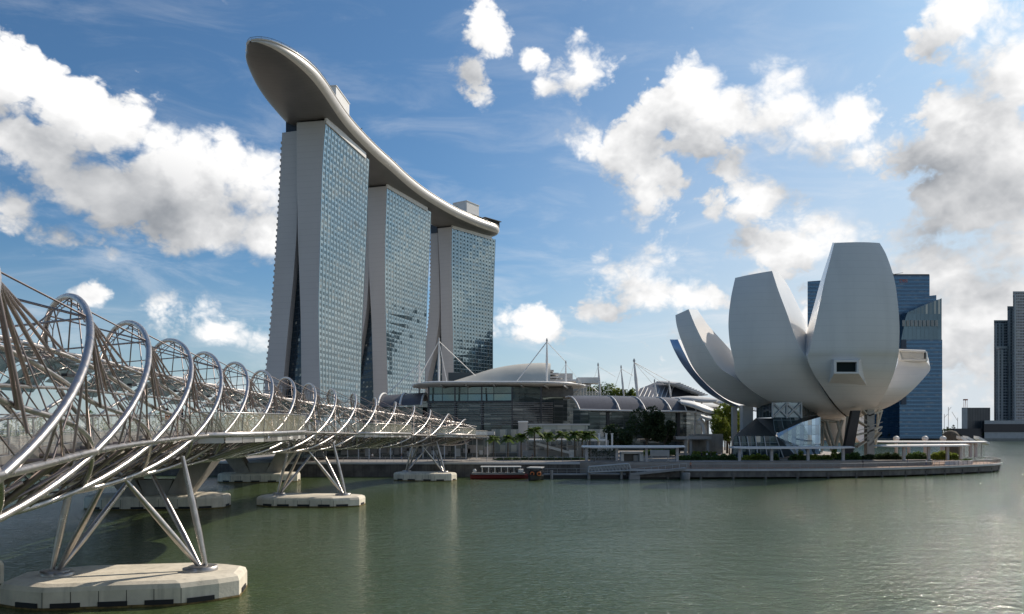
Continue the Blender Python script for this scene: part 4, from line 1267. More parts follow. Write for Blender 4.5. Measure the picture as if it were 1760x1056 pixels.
# curved dark roof with white ribs
YC = 268
cr = thing('curved_roof_hall', 'hall with a dark curved panel roof divided by white ribs', 'hall', (X(1090, YC), YC, TERZ))
tops = [(972, 684), (1000, 683), (1040, 683), (1080, 684), (1120, 685), (1155, 687), (1185, 693), (1210, 702), (1235, 714)]
eave = [(996, 704.5), (1013, 705), (1065, 706), (1110, 707), (1154, 707.5), (1180, 707.5), (1196, 709), (1215, 713), (1236, 718)]
T_ = catmull([tuple(U(a, b, YC + 16)) for a, b in tops], 4); E_ = catmull([tuple(U(a, b, YC - 4)) for a, b in eave], 4)
m = MB(); rings = []
for a, b in zip(T_, E_):
    rings.append([a + (b - a) * s + Vector((0, -2.5, 2.0)) * 4 * s * (1 - s) * .9 for s in (0, .2, .4, .6, .8, 1.0)])
m.loft(rings, closed=False)
m.build('roof_panels', M['solar'], cr)
m = MB()
for i in (0, 8, 12, 16, 20, 24):
    m.tube([p + Vector((0, -.3, .1)) for p in rings[i]], .22, 5)
m.tube([p + Vector((0, -.2, 0)) for p in E_], .32, 5)
m.build('roof_rib', M['white'], cr)
m = MB()
m.tube([p + Vector((0, 0, .2)) for p in T_], .42, 6); m.build('roof_ridge', M['offwhite'], cr)
wallpts('glazing', [(985, YC + 8, 775, 700), (1013, YC + 1, 775, 705), (1110, YC, 775, 706), (1180, YC, 775, 707), (1205, YC + 8, 775, 712)], 'f_mall', cr)
for px in (1045, 1110, 1166):
    m = MB(); m.box((X(px, YC - 1), YC - 1, (Zp(707, YC) + TERZ) / 2), (1.0, 1.0, Zp(707, YC) - TERZ)); m.build('column', M['darkmetal'], cr)
# bright swooping wing roofs at its right end
def wing(label, pts_top, pts_bot, Y0, Y1, nm='wing_roof', mt='white'):
    a_ = catmull([tuple(U(p, q, Y1)) for p, q in pts_top], 5); b_ = catmull([tuple(U(p, q, Y0)) for p, q in pts_bot], 5)
    m = MB(); m.loft([[p, p.lerp(q, .5) + Vector((0, 0, .5)), q, q - Vector((0, -.4, .5)), p.lerp(q, .5) - Vector((0, 0, .3)), p - Vector((0, 0, .5))] for p, q in zip(a_, b_)], True, True, True)
    q = U(pts_bot[0][0], pts_bot[0][1], Y0); q.z = TERZ
    t = thing(nm, label, 'roof', tuple(q), 'swooping pale roofs beside the museum')
    m.build('roof_skin', M[mt], t)
    m = MB()
    for px_, yy in (pts_bot[1], pts_bot[-2]):
        e = U(px_, yy, (Y0 + Y1) / 2); m.tube([(e.x, e.y, TERZ), (e.x, e.y, e.z + .3)], .3, 6)
    m.build('support', M['offwhite'], t)
wing('bright white wing roof sweeping down to the right from the dark curved roof', [(1165, 688), (1190, 690), (1212, 697), (1233, 708)], [(1172, 693), (1195, 700), (1213, 707), (1235, 711)], 262, 270)
wing('long pale wing roof above the bright one, pointing at the museum', [(1152, 684), (1180, 681), (1205, 682), (1236, 686)], [(1155, 687), (1182, 687), (1206, 690), (1232, 690)], 285, 300, mt='offwhite')
wing('lower small wing roof under the bright white one', [(1203, 714), (1215, 716), (1232, 719)], [(1206, 716), (1217, 721), (1233, 724)], 255, 262)
wing('tilted grey wing roof close behind the bright green tree', [(1182, 692), (1210, 692), (1240, 696)], [(1190, 700), (1215, 706), (1236, 704)], 300, 320, mt='offwhite')
wing('highest white wing tip just left of the museum petal', [(1228, 686), (1245, 682), (1262, 690)], [(1226, 691), (1246, 697), (1262, 700)], 300, 310)
# round arch frame and green glass at the right end of the curved hall
m = MB()
arc = [U(px, py, 262) for px, py in [(1201, 721), (1207, 727), (1211, 736), (1213, 748)]]
m.tube(catmull([tuple(p) for p in arc], 4), .9, 6); m.build('arch_frame', M['white'], cr)
# louvred roof behind
lv = thing('louvred_roof_hall', 'hall with a stepped louvred roof of pale blades', 'hall', (X(1150, 380), 380, TERZ))
m = MB()
for k in range(11):
    f_ = k / 10
    a = U(1128 + 60 * f_, 657.5 + 22 * f_ ** 1.3, 380 - 10 * f_); b = U(1160 + 46 * f_, 661 + 20 * f_, 350 - 12 * f_)
    m.hexa([a, b, b + Vector((2.6, 0, .3)), a + Vector((2.6, 0, .3))], [a + Vector((0, 0, .5)), b + Vector((0, 0, .5)), b + Vector((2.6, 0, .8)), a + Vector((2.6, 0, .8))])
m.build('louvre', M['offwhite'], lv)
m = MB(); a = [U(1100, 668, 385), U(1128, 657, 385), U(1160, 659, 380), U(1185, 670, 370), U(1205, 684, 362)]
b = [U(1090, 686, 345), U(1120, 686, 345), U(1150, 688, 345), U(1180, 690, 345), U(1205, 692, 345)]
m.loft([[p, q] for p, q in zip(a, b)], closed=False); m.build('roof_skin', M['solar'], lv)
m = MB()
for k in range(9):
    p = a[0].lerp(a[2], k / 8) ; q = b[0].lerp(b[2], k / 8); m.tube([p + Vector((0, 0, .4)), q + Vector((0, 0, .4))], .22, 4)
m.build('roof_rib', M['white'], lv)
m = MB(); uvbox(m, X(1090, 350), X(1200, 350), 352, 372, TERZ, Zp(690, 350)); m.build('wall', M['offwhite'], lv)

# ------------------------------------------------------------------ low retail front along the quay
YR = 222
rt = thing('waterfront_shops', 'low glass shop row with thin white columns behind the quay', 'shops', (X(780, YR), YR, TERZ))
m = MB(); per = 0
for (x0, x1, yy, yt) in [(500, 720, 224, 746), (720, 845, 226, 748), (845, 1050, 230, 738)]:
    a, b = X(x0, yy), X(x1, yy)
    m.face([(a, yy, TERZ), (b, yy, TERZ), (b, yy, Zp(yt, yy)), (a, yy, Zp(yt, yy))], [(per, TERZ), (per + b - a, TERZ), (per + b - a, Zp(yt, yy)), (per, Zp(yt, yy))]); per += b - a
m.build('shop_glass', M['f_shop'], rt)
m = MB(); m.box((X(675, 224), 232, Zp(745, 224)), (X(850, 224) - X(500, 224), 20, .9)); m.build('roof', M['offwhite'], rt)
m = MB()
for k in range(19):
    px = 505 + k * 18.5
    m.tube([(X(px, 214), 214, TERZ), (X(px, 214), 214, Zp(752, 214))], .14, 6)
m.build('thin_columns', M['white'], rt)
m = MB(); m.box((X(670, 214), 217, Zp(751.5, 214)), (X(840, 214) - X(500, 214), 9, .35)); m.build('awning', M['offwhite'], rt)
for k in range(26):
    px = 512 + k * 13 + (k * 7 % 5)
    w = 1.0 + (k * 5 % 4) * .5
    m = MB(); m.box((X(px, 223.6), 223.6, TERZ + 1.4 + (k % 3) * .5), (w, .3, 1.2 + (k % 2)))
    m.build('shop_display', M['clad_rib'] if k % 3 else M['cloth_white'], rt)
rt2 = thing('terrace_pavilion', 'white terrace pavilion with a sloping ramp behind the palms', 'pavilion', (X(950, 215), 215, TERZ))
m = MB()
for k in range(9):
    px = 905 + k * 17.5
    m.box((X(px, 215), 215, (TERZ + Zp(757, 215)) / 2), (.3, .3, Zp(757, 215) - TERZ))
m.build('posts', M['offwhite'], rt2)
m = MB(); m.prism([(X(898, 215), 216), (X(905, 213), 213.6), (X(925, 213), 212.6), (X(1040, 213), 212.6), (X(1040, 225), 225), (X(905, 225), 225)], Zp(758.5, 213), Zp(755.5, 213)); m.build('roof', M['white'], rt2)
m = MB()
ra, rb = U(922, 765, 212), U(980, 781, 212)
m.hexa([ra, rb, rb + Vector((0, 3, 0)), ra + Vector((0, 3, 0))], [ra + Vector((0, 0, .7)), rb + Vector((0, 0, .7)), rb + Vector((0, 3, .7)), ra + Vector((0, 3, .7))])
m.build('ramp', M['white'], rt2)
m = MB(); q = U(982, 785, 213); m.box((q.x, q.y, TERZ + 1.2), (1.3, 1.6, 2.4)); m.build('kiosk_end', M['white'], rt2)
m = MB(); m.box((X(972, 222), 222, TERZ + 3.1), (X(1038, 222) - X(906, 222), .4, .35)); m.box((X(960, 221), 221, TERZ + 1.2), (X(1030, 221) - X(906, 221), .4, 1.8)); m.build('parapet', M['offwhite'], rt2)
t = thing('stone_lift_tower', 'square pale stone tower block left of the tallest palm', 'tower', (X(900, 224), 224, TERZ))
m = MB(); q = X(899, 224); m.box((q, 226, (TERZ + Zp(726, 224)) / 2), (2.6, 3.2, Zp(726, 224) - TERZ)); m.build('wall', M['clad_rib'], t)
m = MB(); m.box((q, 226, Zp(725, 224)), (2.9, 3.5, .4)); m.build('cap', M['white'], t)
t = thing('glass_pavilion', 'row of pale glass panels above the palms', 'pavilion', (X(980, 236), 236, TERZ))
m = MB(); uvbox(m, X(908, 236), X(1010, 236), 236, 246, 6, Zp(731, 236)); m.build('glass_wall', facade('pale_panel_glass', 4.2, 8, (.12, .13, .13), (.34, .37, .35), (.3, .33, .3), wx=(0, 1), wy=(0, 1), metal=.2, rough=.2, fw=.05, fh=.02), t)
m = MB(); m.box((X(959, 236), 241, Zp(730, 236)), (X(1014, 236) - X(904, 236), 11, .5)); m.build('roof', M['offwhite'], t)
for px_, lab in ((1030, 'first'), (1042, 'middle'), (1052, 'last')):
    t = thing('white_gate_post', 'tall white post above the left sheltered walkway, %s of three from the left' % lab, 'post', (X(px_, 214), 214, TERZ), 'tall white posts behind the walkway shelter')
    m = MB(); m.box((X(px_, 214), 214, TERZ + 3.3), (.45, .45, 6.6)); m.build('shaft', M['white'], t)
    m = MB(); m.box((X(px_, 214), 214, TERZ + 6.7), (.7, .7, .2)); m.build('cap', M['white'], t)
# pavement bridge and beige canopies right of the dark trees
t = thing('entrance_canopy', 'beige flat entrance canopy on square columns right of the dark tree', 'canopy', (X(1190, 235), 235, TERZ))
m = MB(); m.box((X(1190, 235), 237, Zp(753, 235)), (X(1228, 235) - X(1168, 235), 8, .8)); m.build('roof', M['clad_rib'], t)
m = MB()
for px in (1178, 1187, 1216): m.box((X(px, 235), 235, (TERZ + Zp(755, 235)) / 2), (.7, .7, Zp(755, 235) - TERZ))
m.build('columns', M['clad_rib'], t)
m = MB(); m.box((X(1140, 240), 243, Zp(757, 240)), (X(1180, 240) - X(1100, 240), 6, .7)); m.box((X(1215, 240), 242, TERZ + 3.5), (10, 3, 6)); m.build('side_wall', M['concrete_dark'], t)

# ------------------------------------------------------------------ walkway shelters
def shelter(label, px0, px1, Y0, Y1, ytop, cols, zf=None, n=8, zb=DECKZ + 1.2):
    t = thing('walkway_shelter', label, 'shelter', (X((px0 + px1) / 2, Y0), (Y0 + Y1) / 2, zb), 'white flat roofed shelters along the boardwalk')
    zt = Zp(ytop, Y0)
    m = MB(); rings = []
    for k in range(n + 1):
        f_ = k / n; px = lerp(px0, px1, f_); Y = lerp(Y0, Y1, f_)
        x = X(px, Y); z = zt
        e = .25 if k in (0, n) else .42
        rings.append([(x, Y - 2.2, z - e + .05), (x, Y - 2.0, z - e - .0), (x, Y + 2.2, z - e), (x, Y + 2.4, z), (x, Y, z + .22), (x, Y - 2.2, z)])
    m.loft(rings, True, True, False); m.build('roof', M['white'], t)
    for px in cols:
        f_ = (px - px0) / (px1 - px0); Y = lerp(Y0, Y1, f_)
        m = MB(); m.box((X(px, Y), Y, (zb + zt - .42) / 2), (.62, .62, zt - .42 - zb)); m.build('column', M['offwhite_col'], t)
    return t
M['offwhite_col'] = mat('shelter_column_paint', (0.50, 0.46, 0.44), .6, noise=.08)
shelter('left walkway shelter, in front of the ticket kiosk', 1000, 1175, 194, 195, 767.5, (1008, 1060, 1111, 1164))
shelter('middle walkway shelter, in front of the glass lobby of the museum', 1257, 1463, 197, 200, 769, (1271, 1326, 1388.6, 1449))
shelter('right walkway shelter, curving toward the tip of the boardwalk', 1509, 1659, 201, 210, 766, (1553.5, 1596, 1628.5, 1651))
shelter('rear walkway shelter behind the right one, with white vents above', 1500, 1690, 232, 226, 759, (1562, 1619, 1668, 1677), zb=TERZ)
for k, px in enumerate((1540.5, 1590, 1621)):
    Yv = 235; z = Zp(754, Yv)
    t = thing('roof_vent', ['leftmost', 'middle', 'rightmost'][k] + ' rounded white vent standing over the rear shelter', 'vent', (X(px, Yv), Yv, z - .8), 'rounded white vents over the rear shelter')
    m = MB(); m.lathe([(.55, -.8), (.85, -.3), (.9, .15), (.6, .6), (.15, .75)], (X(px, Yv), Yv, z), 10); m.build('cowl', M['white'], t)
    m = MB(); m.lathe([(.45, -5.5), (.45, -.8)], (X(px, Yv), Yv, z), 8); m.build('stem', M['offwhite'], t)
for k, px in enumerate((1657, 1668, 1687)):
    Yv = 232; z = Zp(758, Yv)
    t = thing('sail_canopy', ['left', 'middle', 'right'][k] + ' of the three tilted white sail canopies near the boardwalk tip', 'canopy', (X(px, Yv), Yv, TERZ), 'tilted white sail canopies')
    m = MB(); c = Vector((X(px, Yv), Yv, z))
    A = [c + Vector((-1.3, -1, 1.3)), c + Vector((1.6, -1.5, -.5)), c + Vector((1.4, 1.5, -.3)), c + Vector((-1.5, 1.4, 1.5))]
    m.hexa([p - Vector((0, 0, .8)) for p in A], A); m.build('sail', M['white'], t)
    m = MB(); m.tube([(c.x, c.y, TERZ), (c.x, c.y, z)], .18, 6); m.build('pole', M['offwhite'], t)
t = thing('round_sculpture', 'dark rounded upright sculpture beyond the rear shelter', 'sculpture', (X(1634, 242), 242, TERZ - 2))
m = MB(); m.lathe([(2.2, 1.0), (2.5, 3), (2.6, 7.5), (2.3, 9.0), (1.5, 10.0), (.3, 10.4)], (X(1634, 242), 242, 0.6), 14); m.build('dome', M['bark'], t)
m = MB(); m.box((X(1634, 242), 242, 1.2), (5.6, 5.6, 2.4)); m.build('base', M['concrete_dark'], t)
# ticket kiosk
t = thing('ticket_kiosk', 'white framed ticket kiosk under the left walkway shelter', 'kiosk', (X(1083, 199), 199, DECKZ + 1))
m = MB(); x0, x1 = X(1066, 198), X(1104, 198); zt = Zp(776.5, 198)
m.box(((x0 + x1) / 2, 198, zt - .25), (x1 - x0, 3, .5)); m.box((x0 + .35, 198, (zt + 3) / 2 - .3), (.7, 3, zt - 3.2)); m.box((x1 - .45, 198, (zt + 3) / 2 - .3), (.9, 3, zt - 3.2)); m.build('frame', M['white'], t)
m = MB(); m.box(((x0 + x1) / 2, 199, 4.3), (x1 - x0 - 1.7, .8, 2.4)); m.build('counter_wall', M['deck_under'], t)
m = MB(); m.box((X(1093, 198), 198.2, 3.9), (1.2, .5, 1.8)); m.build('door', M['offwhite'], t)
# screens and banners under the left shelter
t = thing('notice_screen', 'long pale notice screen hanging at the right end of the left shelter', 'screen', (X(1134, 200), 200, TERZ))
m = MB(); m.box((X(1134, 200), 200, TERZ + 1.9), (4.8, .25, 1.5)); m.build('panel', M['offwhite'], t)
m = MB(); m.box((X(1120, 200), 200, TERZ + 1.2), (.15, .15, 2.4)); m.box((X(1148, 200), 200, TERZ + 1.2), (.15, .15, 2.4)); m.build('posts', M['offwhite'], t)
t = thing('green_wall', 'dark planted wall at the left end of the left shelter', 'planted wall', (X(1030, 201), 201, TERZ))
m = MB(); m.box((X(1037, 201.5), 201.5, TERZ + 1.2), (6.6, .8, 2.4)); m.build('wall', M['concrete_dark'], t)
m = MB()
r_ = random.Random(3)
for k in range(900):
    p = Vector((X(1037, 201) + r_.uniform(-4.2, 3.5), 200.7 + r_.uniform(-.3, .2), TERZ + r_.uniform(.2, 3.0) if k % 3 else TERZ + 2.2 + r_.uniform(0, .8)))
    m.face([p + Vector((r_.uniform(-.2, .2), r_.uniform(-.2, .2), r_.uniform(-.2, .2))) for _ in range(3)])
m.build('foliage', M['leaf_dark'], t)

# ------------------------------------------------------------------ pontoon, gangway
t = thing('pontoon', 'long grey floating pontoon with railing beside the black boat', 'pontoon', (X(1000, 183), 183, 0))
x0, x1 = X(925, 182), X(1180, 182)
m = MB(); m.box(((x0 + x1) / 2, 183.5, .35), (x1 - x0, 3.2, .9)); m.build('float', M['black'], t)
m = MB(); m.box(((x0 + x1) / 2, 183.5, .9), (x1 - x0 + .2, 3.4, .22)); m.build('deck', M['jetty'], t)
m = MB()
k = x0
while k < x1: m.box((k, 182.0, 1.6), (.09, .09, 1.3)); k += 2.2
m.tube([(x0, 182, 2.25), (x1, 182, 2.25)], .05, 5); m.tube([(x0, 182, 1.6), (x1, 182, 1.6)], .03, 5)
m.build('railing', M['jetty'], t)
m = MB()
for px_ in (948, 1012, 1068, 1172):
    m.tube([(X(px_, 181.3), 181.3, -1), (X(px_, 181.3), 181.3, 1.9)], .35, 8)
m.build('mooring_post', M['jetty'], t)
t = thing('gangway', 'white truss gangway sloping down to the pontoon', 'gangway', (X(1048, 180), 180, 1))
A, B = U(1011, 812, 180), U(1085, 809, 180); C, D = U(1013, 803, 180), U(1081, 797.5, 180)
m = MB()
for off in (0, 1.8):
    o_ = Vector((0, off, 0)); m.tube([A + o_, B + o_], .16, 5); m.tube([C + o_, D + o_], .16, 5)
    m.tube([A + o_, C + o_], .12, 5); m.tube([D + o_, B + o_], .14, 5)
    for k in range(12):
        a = A.lerp(B, k / 12); b = C.lerp(D, (k + .5) / 12); c = A.lerp(B, (k + 1) / 12)
        m.tube([a + o_, b + o_], .07, 4); m.tube([b + o_, c + o_], .07, 4)
m.build('truss', M['offwhite'], t)
m = MB(); m.hexa([A, B, B + Vector((0, 1.8, 0)), A + Vector((0, 1.8, 0))], [p + Vector((0, 0, .12)) for p in (A, B, B + Vector((0, 1.8, 0)), A + Vector((0, 1.8, 0)))]); m.build('deck', M['deck_under'], t)
t = thing('landing_stage', 'low grey landing stage between gangway and boardwalk', 'jetty', (X(1135, 180.5), 180.5, 0))
A, B = U(1083, 818, 179), U(1180, 808, 179)
m = MB(); m.hexa([A, B, B + Vector((0, 2.4, 0)), A + Vector((0, 2.4, 0))], [p + Vector((0, 0, .5)) for p in (A, B, B + Vector((0, 2.4, 0)), A + Vector((0, 2.4, 0)))]); m.build('deck', M['jetty'], t)
m = MB(); m.lathe([(.5, -.6), (.9, .1), (1.0, 1.2), (.9, 1.5)], (X(1179, 179), 179, 0), 10); m.box((X(1090, 180), 180, .3), (2.4, 1.5, 1.2)); m.build('mooring_drum', M['jetty'], t)
m = MB(); m.tube([A + Vector((0, 0, 1.5)), B + Vector((0, 0, 1.5))], .05, 4)
for k in range(9):
    q = A.lerp(B, k / 8); m.tube([q + Vector((0, 0, .5)), q + Vector((0, 0, 1.5))], .045, 4)
m.build('railing', M['offwhite'], t)

# ------------------------------------------------------------------ boats
def hull_boat(t, cx, cy, L, W, z0, h, mt, name='hull', sheer=.5, rz=0):
    m = MB(); rings = []
    n = 14
    ca, sa = math.cos(rz), math.sin(rz)
    for k in range(n + 1):
        f_ = k / n; w = W / 2 * (math.sin(math.pi * min(1, f_ * 1.9 + .1) / 2) if f_ < .5 else math.cos(math.pi * ((f_ - .5) * 2) ** 2.2 / 2) * .97 + .03)
        zt_ = z0 + h + sheer * (abs(f_ - .45) * 2) ** 2.5
        x = (f_ - .5) * L
        ring = [(-w, zt_), (-w * .85, z0 + .1), (-w * .4, z0 - .4), (w * .4, z0 - .4), (w * .85, z0 + .1), (w, zt_)]
        rings.append([(cx + x * ca - a * sa, cy + x * sa + a * ca, b) for a, b in ring])
    m.loft(rings, True, True, False); return m.build(name, mt, t)
cx, cy = X(858, 181), 181.5
t = thing('river_taxi', 'long river boat with a dark red hull and white flat canopy', 'boat', (cx, cy, 0))
hull_boat(t, cx, cy, 13.2, 3.0, 0.1, .75, M['red'], sheer=.15)
m = MB(); m.box((cx - .2, cy, 1.2), (12.0, 2.5, .4)); m.build('cabin_side', M['jetty'], t)
m = MB(); m.box((cx + .4, cy, 2.75), (9.2, 2.9, .18)); m.build('canopy', M['white'], t)
m = MB()
for k in range(7):
    for s in (-1, 1): m.tube([(cx - 3.9 + k * 1.45, cy + s * 1.3, 1.3), (cx - 3.9 + k * 1.45, cy + s * 1.3, 2.7)], .07, 5)
m.build('posts', M['white'], t)
m = MB()
for k in range(6): m.box((cx - 3.2 + k * 1.45, cy, 1.7), (.25, 2.2, .7))
m.build('seats', M['black'], t)
m = MB(); m.lathe([(.35, 0), (.45, .3), (.2, .7)], (cx - 5.6, cy, 1.5), 8); m.box((cx + 4.9, cy, 1.8), (1.2, 1.8, .7)); m.build('bow_deck', M['white'], t)
cx, cy = X(921, 176), 176.5
t = thing('bumboat', 'small black boat with round orange fenders and pale canopy', 'boat', (cx, cy, 0))
hull_boat(t, cx, cy, 6.0, 2.9, .1, .9, M['black'], sheer=.5, rz=R(62))
m = MB(); m.box((cx, cy + .6, 2.75), (3.2, 4.4, .2), R(-12)); m.build('canopy', M['offwhite'], t)
m = MB()
for s in (-1, 1):
    for q in (-1.3, .5, 2.2): m.tube([(cx + s * 1.2, cy + q, .9), (cx + s * 1.2, cy + q, 2.7)], .07, 5)
m.build('posts', M['black'], t)
m = MB(); m.box((cx, cy + .3, 1.5), (2.5, 3.4, 1.2), R(-12)); m.build('cabin', M['black'], t)
for dx in (-.85, .65):
    m = MB(); rr = []
    for k in range(13):
        a = 2 * math.pi * k / 12; rr.append((cx + dx + math.cos(a) * .38, cy - 1.75, 1.45 + math.sin(a) * .38))
    m.tube(rr, .15, 6); m.build('ring_fender', M['orange'], t)

# ------------------------------------------------------------------ planting on the promontory
def hedge(label, px0, px1, Y, ytop, ybot, n, mt='leaf', seed=0, bumps=3):
    r_ = random.Random(seed); m = MB()
    x0, x1 = X(px0, Y), X(px1, Y); zt = Zp(ytop, Y); zb = max(TERZ - .6, Zp(ybot, Y))
    for k in range(n):
        f_ = r_.random(); x = lerp(x0, x1, f_)
        hh = (zt - zb) * (.72 + .28 * math.sin(f_ * bumps * 6.28 + seed) * math.sin(f_ * 11 + 1)) * min(1, 6 * min(f_, 1 - f_) + .35)
        p = Vector((x, Y + r_.uniform(-1, 1), zb + hh * r_.random() ** .7)); s = .24 * r_.uniform(.6, 1.5)
        m.face([p + Vector((r_.uniform(-s, s), r_.uniform(-s, s), r_.uniform(-s, s))) * 1.3 for _ in range(3)])
    # solid heart so that nothing shows through
    m.box(((x0 + x1) / 2, Y, zb + (zt - zb) * .25), ((x1 - x0) * .94, 1.2, (zt - zb) * .5))
    tag(m.build('hedge', M[mt], None, ((x0 + x1) / 2, Y, TERZ)), label, 'hedge', 'hedges along the terrace')
hedge('clipped dark hedge right of the left shelter', 1165, 1205, 203, 781, 792, 2600, 'leaf', 1)
hedge('dark hedge behind the gap between the left and middle shelters', 1202, 1268, 204, 781, 792, 3200, 'leaf', 2)
hedge('yellow topped hedge under the left half of the middle shelter', 1273, 1325, 204, 780.5, 792, 3000, 'leaf_bright', 3)
hedge('rounded green bush between the second and third columns of the middle shelter', 1328, 1337, 203, 780, 795, 700, 'leaf', 4, 1)
hedge('low green hedge in front of the crystal glass wall', 1357, 1388, 204, 781, 792, 1800, 'leaf', 5)
hedge('pale green ground hedge left of the small conifer', 1390, 1428, 206, 781, 793, 1800, 'leaf_bright', 6)
hedge('dark bushy hedge behind the right column of the middle shelter', 1436, 1478, 206, 777, 792, 2400, 'leaf', 7)
hedge('long dark hedge under the grey museum column', 1480, 1550, 207, 778, 792, 3400, 'leaf_dark', 8)
hedge('shrubs between the columns of the right shelter', 1557, 1594, 210, 776, 791, 2000, 'leaf', 9)
hedge('bright shrubs at the right end of the right shelter', 1598, 1650, 212, 775, 790, 2600, 'leaf_bright', 10)
def bush(name, label, px, Y, ybase, h, r, n, mt, seed, group=None, trunk=True, size=.3, cat='tree', low=.3):
    base = Vector((X(px, Y), Y, ybase))
    t = thing(name, label, cat, tuple(base), group)
    m = MB(); foliage(m, (base.x, Y, base.z + h * (1 + low) / 2), r, r * .9, h * (1 - low) / 2 * 1.25, n, size, 14, seed); m.build('crown', M[mt], t)
    r_ = random.Random(seed)
    m = MB()
    m.tube([base, base + Vector((r_.uniform(-.2, .2), 0, h * .4)), base + Vector((r_.uniform(-.4, .4), 0, h * .75))], [h * .028, h * .022, h * .01], 6)
    for k in range(5):
        a = r_.uniform(0, 6.28); m.tube([base + Vector((0, 0, h * .32)), base + Vector((math.cos(a) * r * .35, math.sin(a) * r * .35, h * .6)), base + Vector((math.cos(a) * r * .6, math.sin(a) * r * .6, h * .8))], [h * .015, h * .011, h * .005], 5)
    m.build('trunk', M['bark'], t)
    return t
bush('conifer', 'small pointed bright conifer behind the middle shelter', 1434, 205, TERZ, 3.2, .8, 900, 'leaf_bright', 21, size=.2, low=.05)
bush('flowering_shrub', 'orange tinged pointed shrub right of the second column of the middle shelter', 1376, 205, TERZ, 2.4, .7, 600, mat and 'leaf_bright', 22, size=.18, low=.05, cat='shrub')
hedge('low green planting strip along the quay under the palms', 850, 1010, 204.5, 786, 792, 4200, 'leaf', 11, 9)
hedge('flower bed beside the entrance canopy', 1190, 1232, 226, 776, 783, 2200, 'leaf_bright', 12, 4)
hedge('green hedge behind the ticket kiosk', 1106, 1162, 214, 772, 782, 2400, 'leaf', 13, 4)
# large dark trees left of the museum and bright ones beside it
bush('broadleaf_tree', 'largest dark round tree in front of the curved roof hall', 1112, 232, TERZ, 13.2, 6.4, 5200, 'leaf_dark', 31, 'trees in front of the curved roof hall', size=.42, low=.28)
bush('broadleaf_tree', 'smaller dark tree left of the largest dark one', 1062, 230, TERZ, 8.6, 5.0, 3600, 'leaf_dark', 32, 'trees in front of the curved roof hall', size=.4, low=.2)
bush('broadleaf_tree', 'dark tree filling the space right of the largest dark one', 1142, 238, TERZ, 10.0, 3.6, 2600, 'leaf_dark', 33, 'trees in front of the curved roof hall', size=.4, low=.25)
bush('broadleaf_tree', 'tallest green tree in full sun left of the museum', 1250, 262, TERZ, 16.0, 4.8, 5200, 'leaf_bright', 34, 'sunlit trees left of the museum', size=.42, low=.3)
bush('broadleaf_tree', 'bright yellow green tree at the left edge of the sunlit group', 1236, 251, TERZ, 11.4, 3.0, 2800, 'leaf_bright', 35, 'sunlit trees left of the museum', size=.36, low=.35)
bush('broadleaf_tree', 'green tree closest to the museum columns', 1264, 268, TERZ, 13.5, 4.2, 3400, 'leaf', 36, 'sunlit trees left of the museum', size=.4, low=.3)
bush('broadleaf_tree', 'slim green tree with a bare trunk before the lobby', 1254, 250, TERZ, 8.8, 2.0, 1600, 'leaf_bright', 37, 'sunlit trees left of the museum', size=.32, low=.45)
# roof garden trees between canopy and louvred roof
for k, (px, h, r, lab) in enumerate([(1016, 15, 2.4, 'leftmost small roof garden tree'), (1040, 17, 5.2, 'widest roof garden tree, flat crowned'), (1058, 16, 4.2, 'roof garden tree between the two slim leaning masts'), (1078, 14, 3.6, 'roof garden tree left of the thick double mast'), (1088, 13, 2.6, 'lowest roof garden tree behind the thick double mast')]):
    bush('roof_garden_tree', lab, px, 322, 17.5, h * .72, r, 1500, 'leaf_bright' if k % 2 == 0 else 'leaf', 40 + k, 'trees above the curved roof', size=.42, low=.2)
t = thing('glass_vault', 'small arched glass vault left of the roof garden trees', 'glass roof', (X(1005, 300), 300, 20))
m = MB()
for k in range(9):
    x = X(988 + k * 5, 300); zb = Zp(684, 300); m.tube([(x, 300, zb), (x, 300, zb + 3.2 * math.sin(math.pi * (k + .6) / 10) + 1)], .1, 4)
m.tube([(X(986 + k * 4.5, 300), 300, Zp(684, 300) + 3.6 * math.sin(math.pi * (k + .3) / 10.6) + 1) for k in range(11)], .16, 5)
m.build('arch_frame', M['white'], t)
m = MB(); m.box((X(1008, 305), 305, Zp(684, 305) + 1), (10, 4, 3)); m.build('glass', M['glass'], t)

# palms
def make_palm(seed, h=8.6):
    r_ = random.Random(seed)
    t = thing('palm_tree', 'palm', 'palm', (0, 0, 0), 'row of palms along the quay')
    m = MB(); m.tube([(0, 0, 0), (.05, 0, h * .4), (.12, 0, h * .75)], [.24, .19, .15], 8); m.build('trunk', M['bark'], t)
    m = MB(); top = Vector((.12, 0, h * .75))
    for k in range(24):
        a = k * 2.4 + r_.uniform(-.2, .2); el_ = r_.uniform(.15, 1.25); L = r_.uniform(2.1, 2.9)
        pts = []
        for j in range(8):
            s = j / 7; rr = L * s * math.cos(el_) + .12 * s; zz = L * s * math.sin(el_) - 1.9 * s * s * (1.1 - .3 * el_)
            pts.append(top + Vector((math.cos(a) * rr * 1.05, math.sin(a) * rr * 1.05, zz + .15)))
        for j in range(7):
            p, q = pts[j], pts[j + 1]; d = (q - p).normalized(); sd = d.cross(Vector((0, 0, 1))).normalized()
            w = .85 * math.sin(math.pi * (j + .8) / 8.3)
            for s_ in (-1, 1):
                for u in (0, .33, .66):
                    b0 = p.lerp(q, u); b1 = p.lerp(q, u + .26)
                    m.face([b0, b1, b1 + sd * s_ * w + d * .22 + Vector((0, 0, -.30 * w - .05)), b0 + sd * s_ * w + d * .16 + Vector((0, 0, -.36 * w - .05))])
    m.build('crown', M['palm_leaf'], t)
    return t
